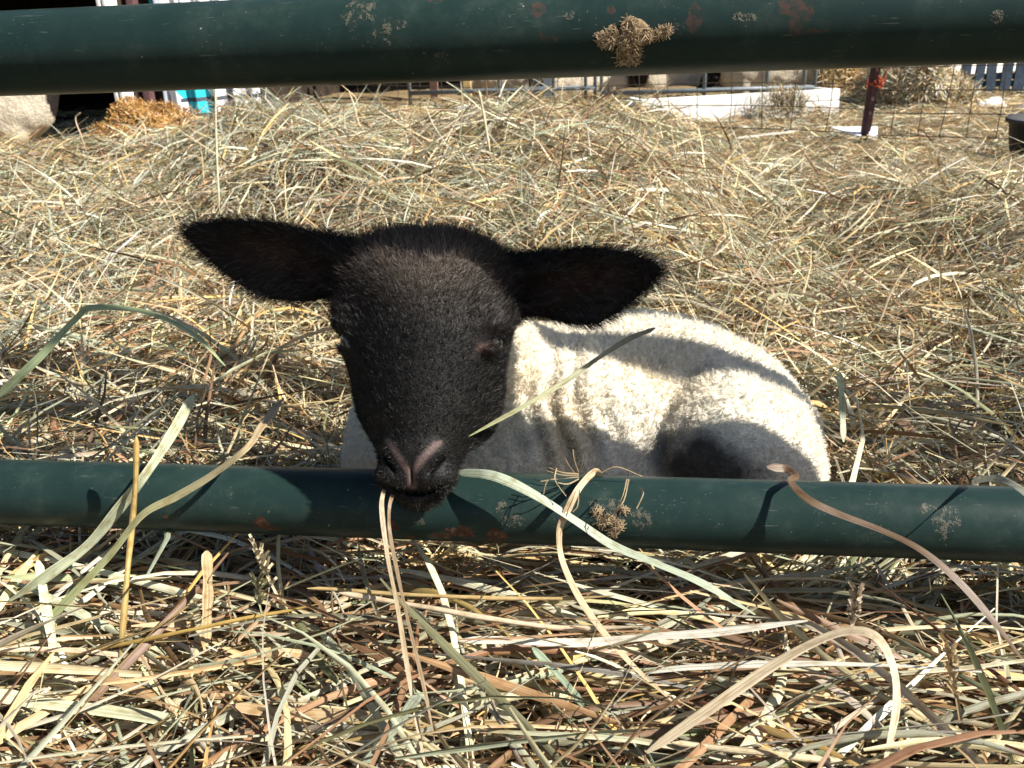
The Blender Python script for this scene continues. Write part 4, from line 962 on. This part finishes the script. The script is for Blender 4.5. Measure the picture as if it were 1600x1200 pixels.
# blue-grey boards at right
Yb = 6.2; x0 = float(P(1500, 130, y=Yb)[0]); bf = tag(empty('board_fence', (x0, Yb, GZ0)), 'shaded blue-grey vertical board fence with light showing through the gaps', 'board fence')
zbt = float(P(1540, 100, y=Yb)[2])
for k in range(13):
    x_ = x0+k*.086; h_ = zbt+.35; wbd = .062+.004*math.sin(k*5)
    me = bpy.data.meshes.new('board'); sh = .03*math.sin(k*2.3)
    V = [(x_, Yb, GZ0), (x_+wbd, Yb, GZ0), (x_+wbd, Yb+.02, GZ0), (x_, Yb+.02, GZ0), (x_+sh, Yb, h_), (x_+wbd+sh, Yb, h_), (x_+wbd+sh, Yb+.02, h_), (x_+sh, Yb+.02, h_)]
    me.from_pydata(V, [], [(0, 3, 2, 1), (4, 5, 6, 7), (0, 1, 5, 4), (1, 2, 6, 5), (2, 3, 7, 6), (3, 0, 4, 7)]); link('board', me, M_board, bf)
for z in (float(P(1550, 120, y=Yb)[2]), zbt+.28, GZ0+.06): box('cross_rail', (x0-.01, Yb+.0225, z-.02), (x0+13*.083, Yb+.05, z+.02), M_board, bf)
o = tag(empty('gap_backing_wall', (x0+1.2, 8.9, GZ0)), 'white wall added behind the board fence, turned sunward to brighten its gaps', 'wall')  # added backing, angled to the sun so the fence gaps look bright
for k in range(9):
    c_ = bpy.data.objects.new('wall_board', box_mesh('wall_board', (k*.27, 0, 0), (k*.27+.265, .03, 2.3))); COL.objects.link(c_); c_.data.materials.append(M_white); c_.parent = o
o.location = (x0-.35, 7.4, GZ0); o.rotation_euler = (0, 0, math.radians(38))

# white sacks, scraps, tub
def sack(name, c, r, label, seed, cat='sack', mat=M_white):
    n_ = 18; th = np.linspace(0, math.pi, n_+1); ph = np.linspace(0, 2*math.pi, 2*n_, endpoint=False)
    D = np.array([[math.sin(a)*math.cos(b), math.sin(a)*math.sin(b), math.cos(a)] for a in th for b in ph]); V = D*np.array(r)*(1+.22*vnoise(D*2.2+seed, seed)+.08*vnoise(D*7+seed, seed+1))[:, None]+np.array(c)
    Q = [[i*2*n_+j, (i+1)*2*n_+j, (i+1)*2*n_+(j+1) % (2*n_), i*2*n_+(j+1) % (2*n_)] for i in range(n_) for j in range(2*n_)]
    return tag(link(name, quads_mesh(name, V, Q), mat, None, True), label, cat)
q = P(1548, 168, y=5.3); sack('white_sack', (q[0], 5.3, q[2]), (.085, .06, .05), 'crumpled white sack at the foot of the board fence', 3)
q = P(1592, 172, y=5.2); sack('grey_sack', (q[0]+.02, 5.2, q[2]), (.07, .05, .04), 'crumpled greyish sack at the right edge by the board fence', 5, 'sack', simple('grey_plastic', (.30, .32, .36), .5, .2, 20))
def sheet(name, pix, y, label, mat, th_=.004, cat='scrap'):
    V = [P(a, b, y=y+dy) for a, b, dy in pix]; me = bpy.data.meshes.new(name); me.from_pydata([tuple(map(float, v)) for v in V], [], [list(range(len(V)))])
    o = link(name, me, mat); m_ = o.modifiers.new('t', 'SOLIDIFY'); m_.thickness = th_; return tag(o, label, cat)
M_pap = simple('white_plastic', (.78, .79, .82), .5, .08, 15)
sheet('white_scrap', [(1358, 199, .05), (1371, 199, .06), (1370, 220, -.02), (1357, 219, -.03)], 3.70, 'white plastic scrap at the foot of the steel post, right side', M_pap)
sheet('white_scrap', [(1298, 200, .1), (1346, 199, .1), (1345, 217, -.03), (1330, 209, .0)], 3.72, 'wide white plastic scrap lying left of the steel post', M_pap)
sheet('white_scrap', [(712, 169, .1), (735, 165, .12), (736, 173, -.03), (714, 175, -.03)], 2.5, 'small white scrap lying on top of the hay heap', M_pap)
q = P(1618, 236, y=2.9); rt_ = .23; tcx = float(P(1579, 215, y=2.9)[0])+rt_; tzz = float(P(1590, 199, y=2.7)[2]); tz0 = tzz-.125
tub = tag(empty('rubber_tub', (tcx, 2.9, tz0)), 'low black rubber feed tub at the right edge beside the wire fence', 'tub')
ph = np.linspace(0, 2*math.pi, 40, endpoint=False); V = []; rings = [(rt_*.92, 0), (rt_, .115), (rt_+.012, .118), (rt_+.012, .13), (rt_-.006, .13), (rt_*.9, .01), (0.001, .01)]
for r_, z_ in rings: V += [(tcx+r_*math.cos(a), 2.9+r_*math.sin(a), tz0+z_) for a in ph]
link('shell', quads_mesh('shell', V, [[i*40+j, i*40+(j+1) % 40, (i+1)*40+(j+1) % 40, (i+1)*40+j] for i in range(len(rings)-1) for j in range(40)]), M_rub, tub, True)
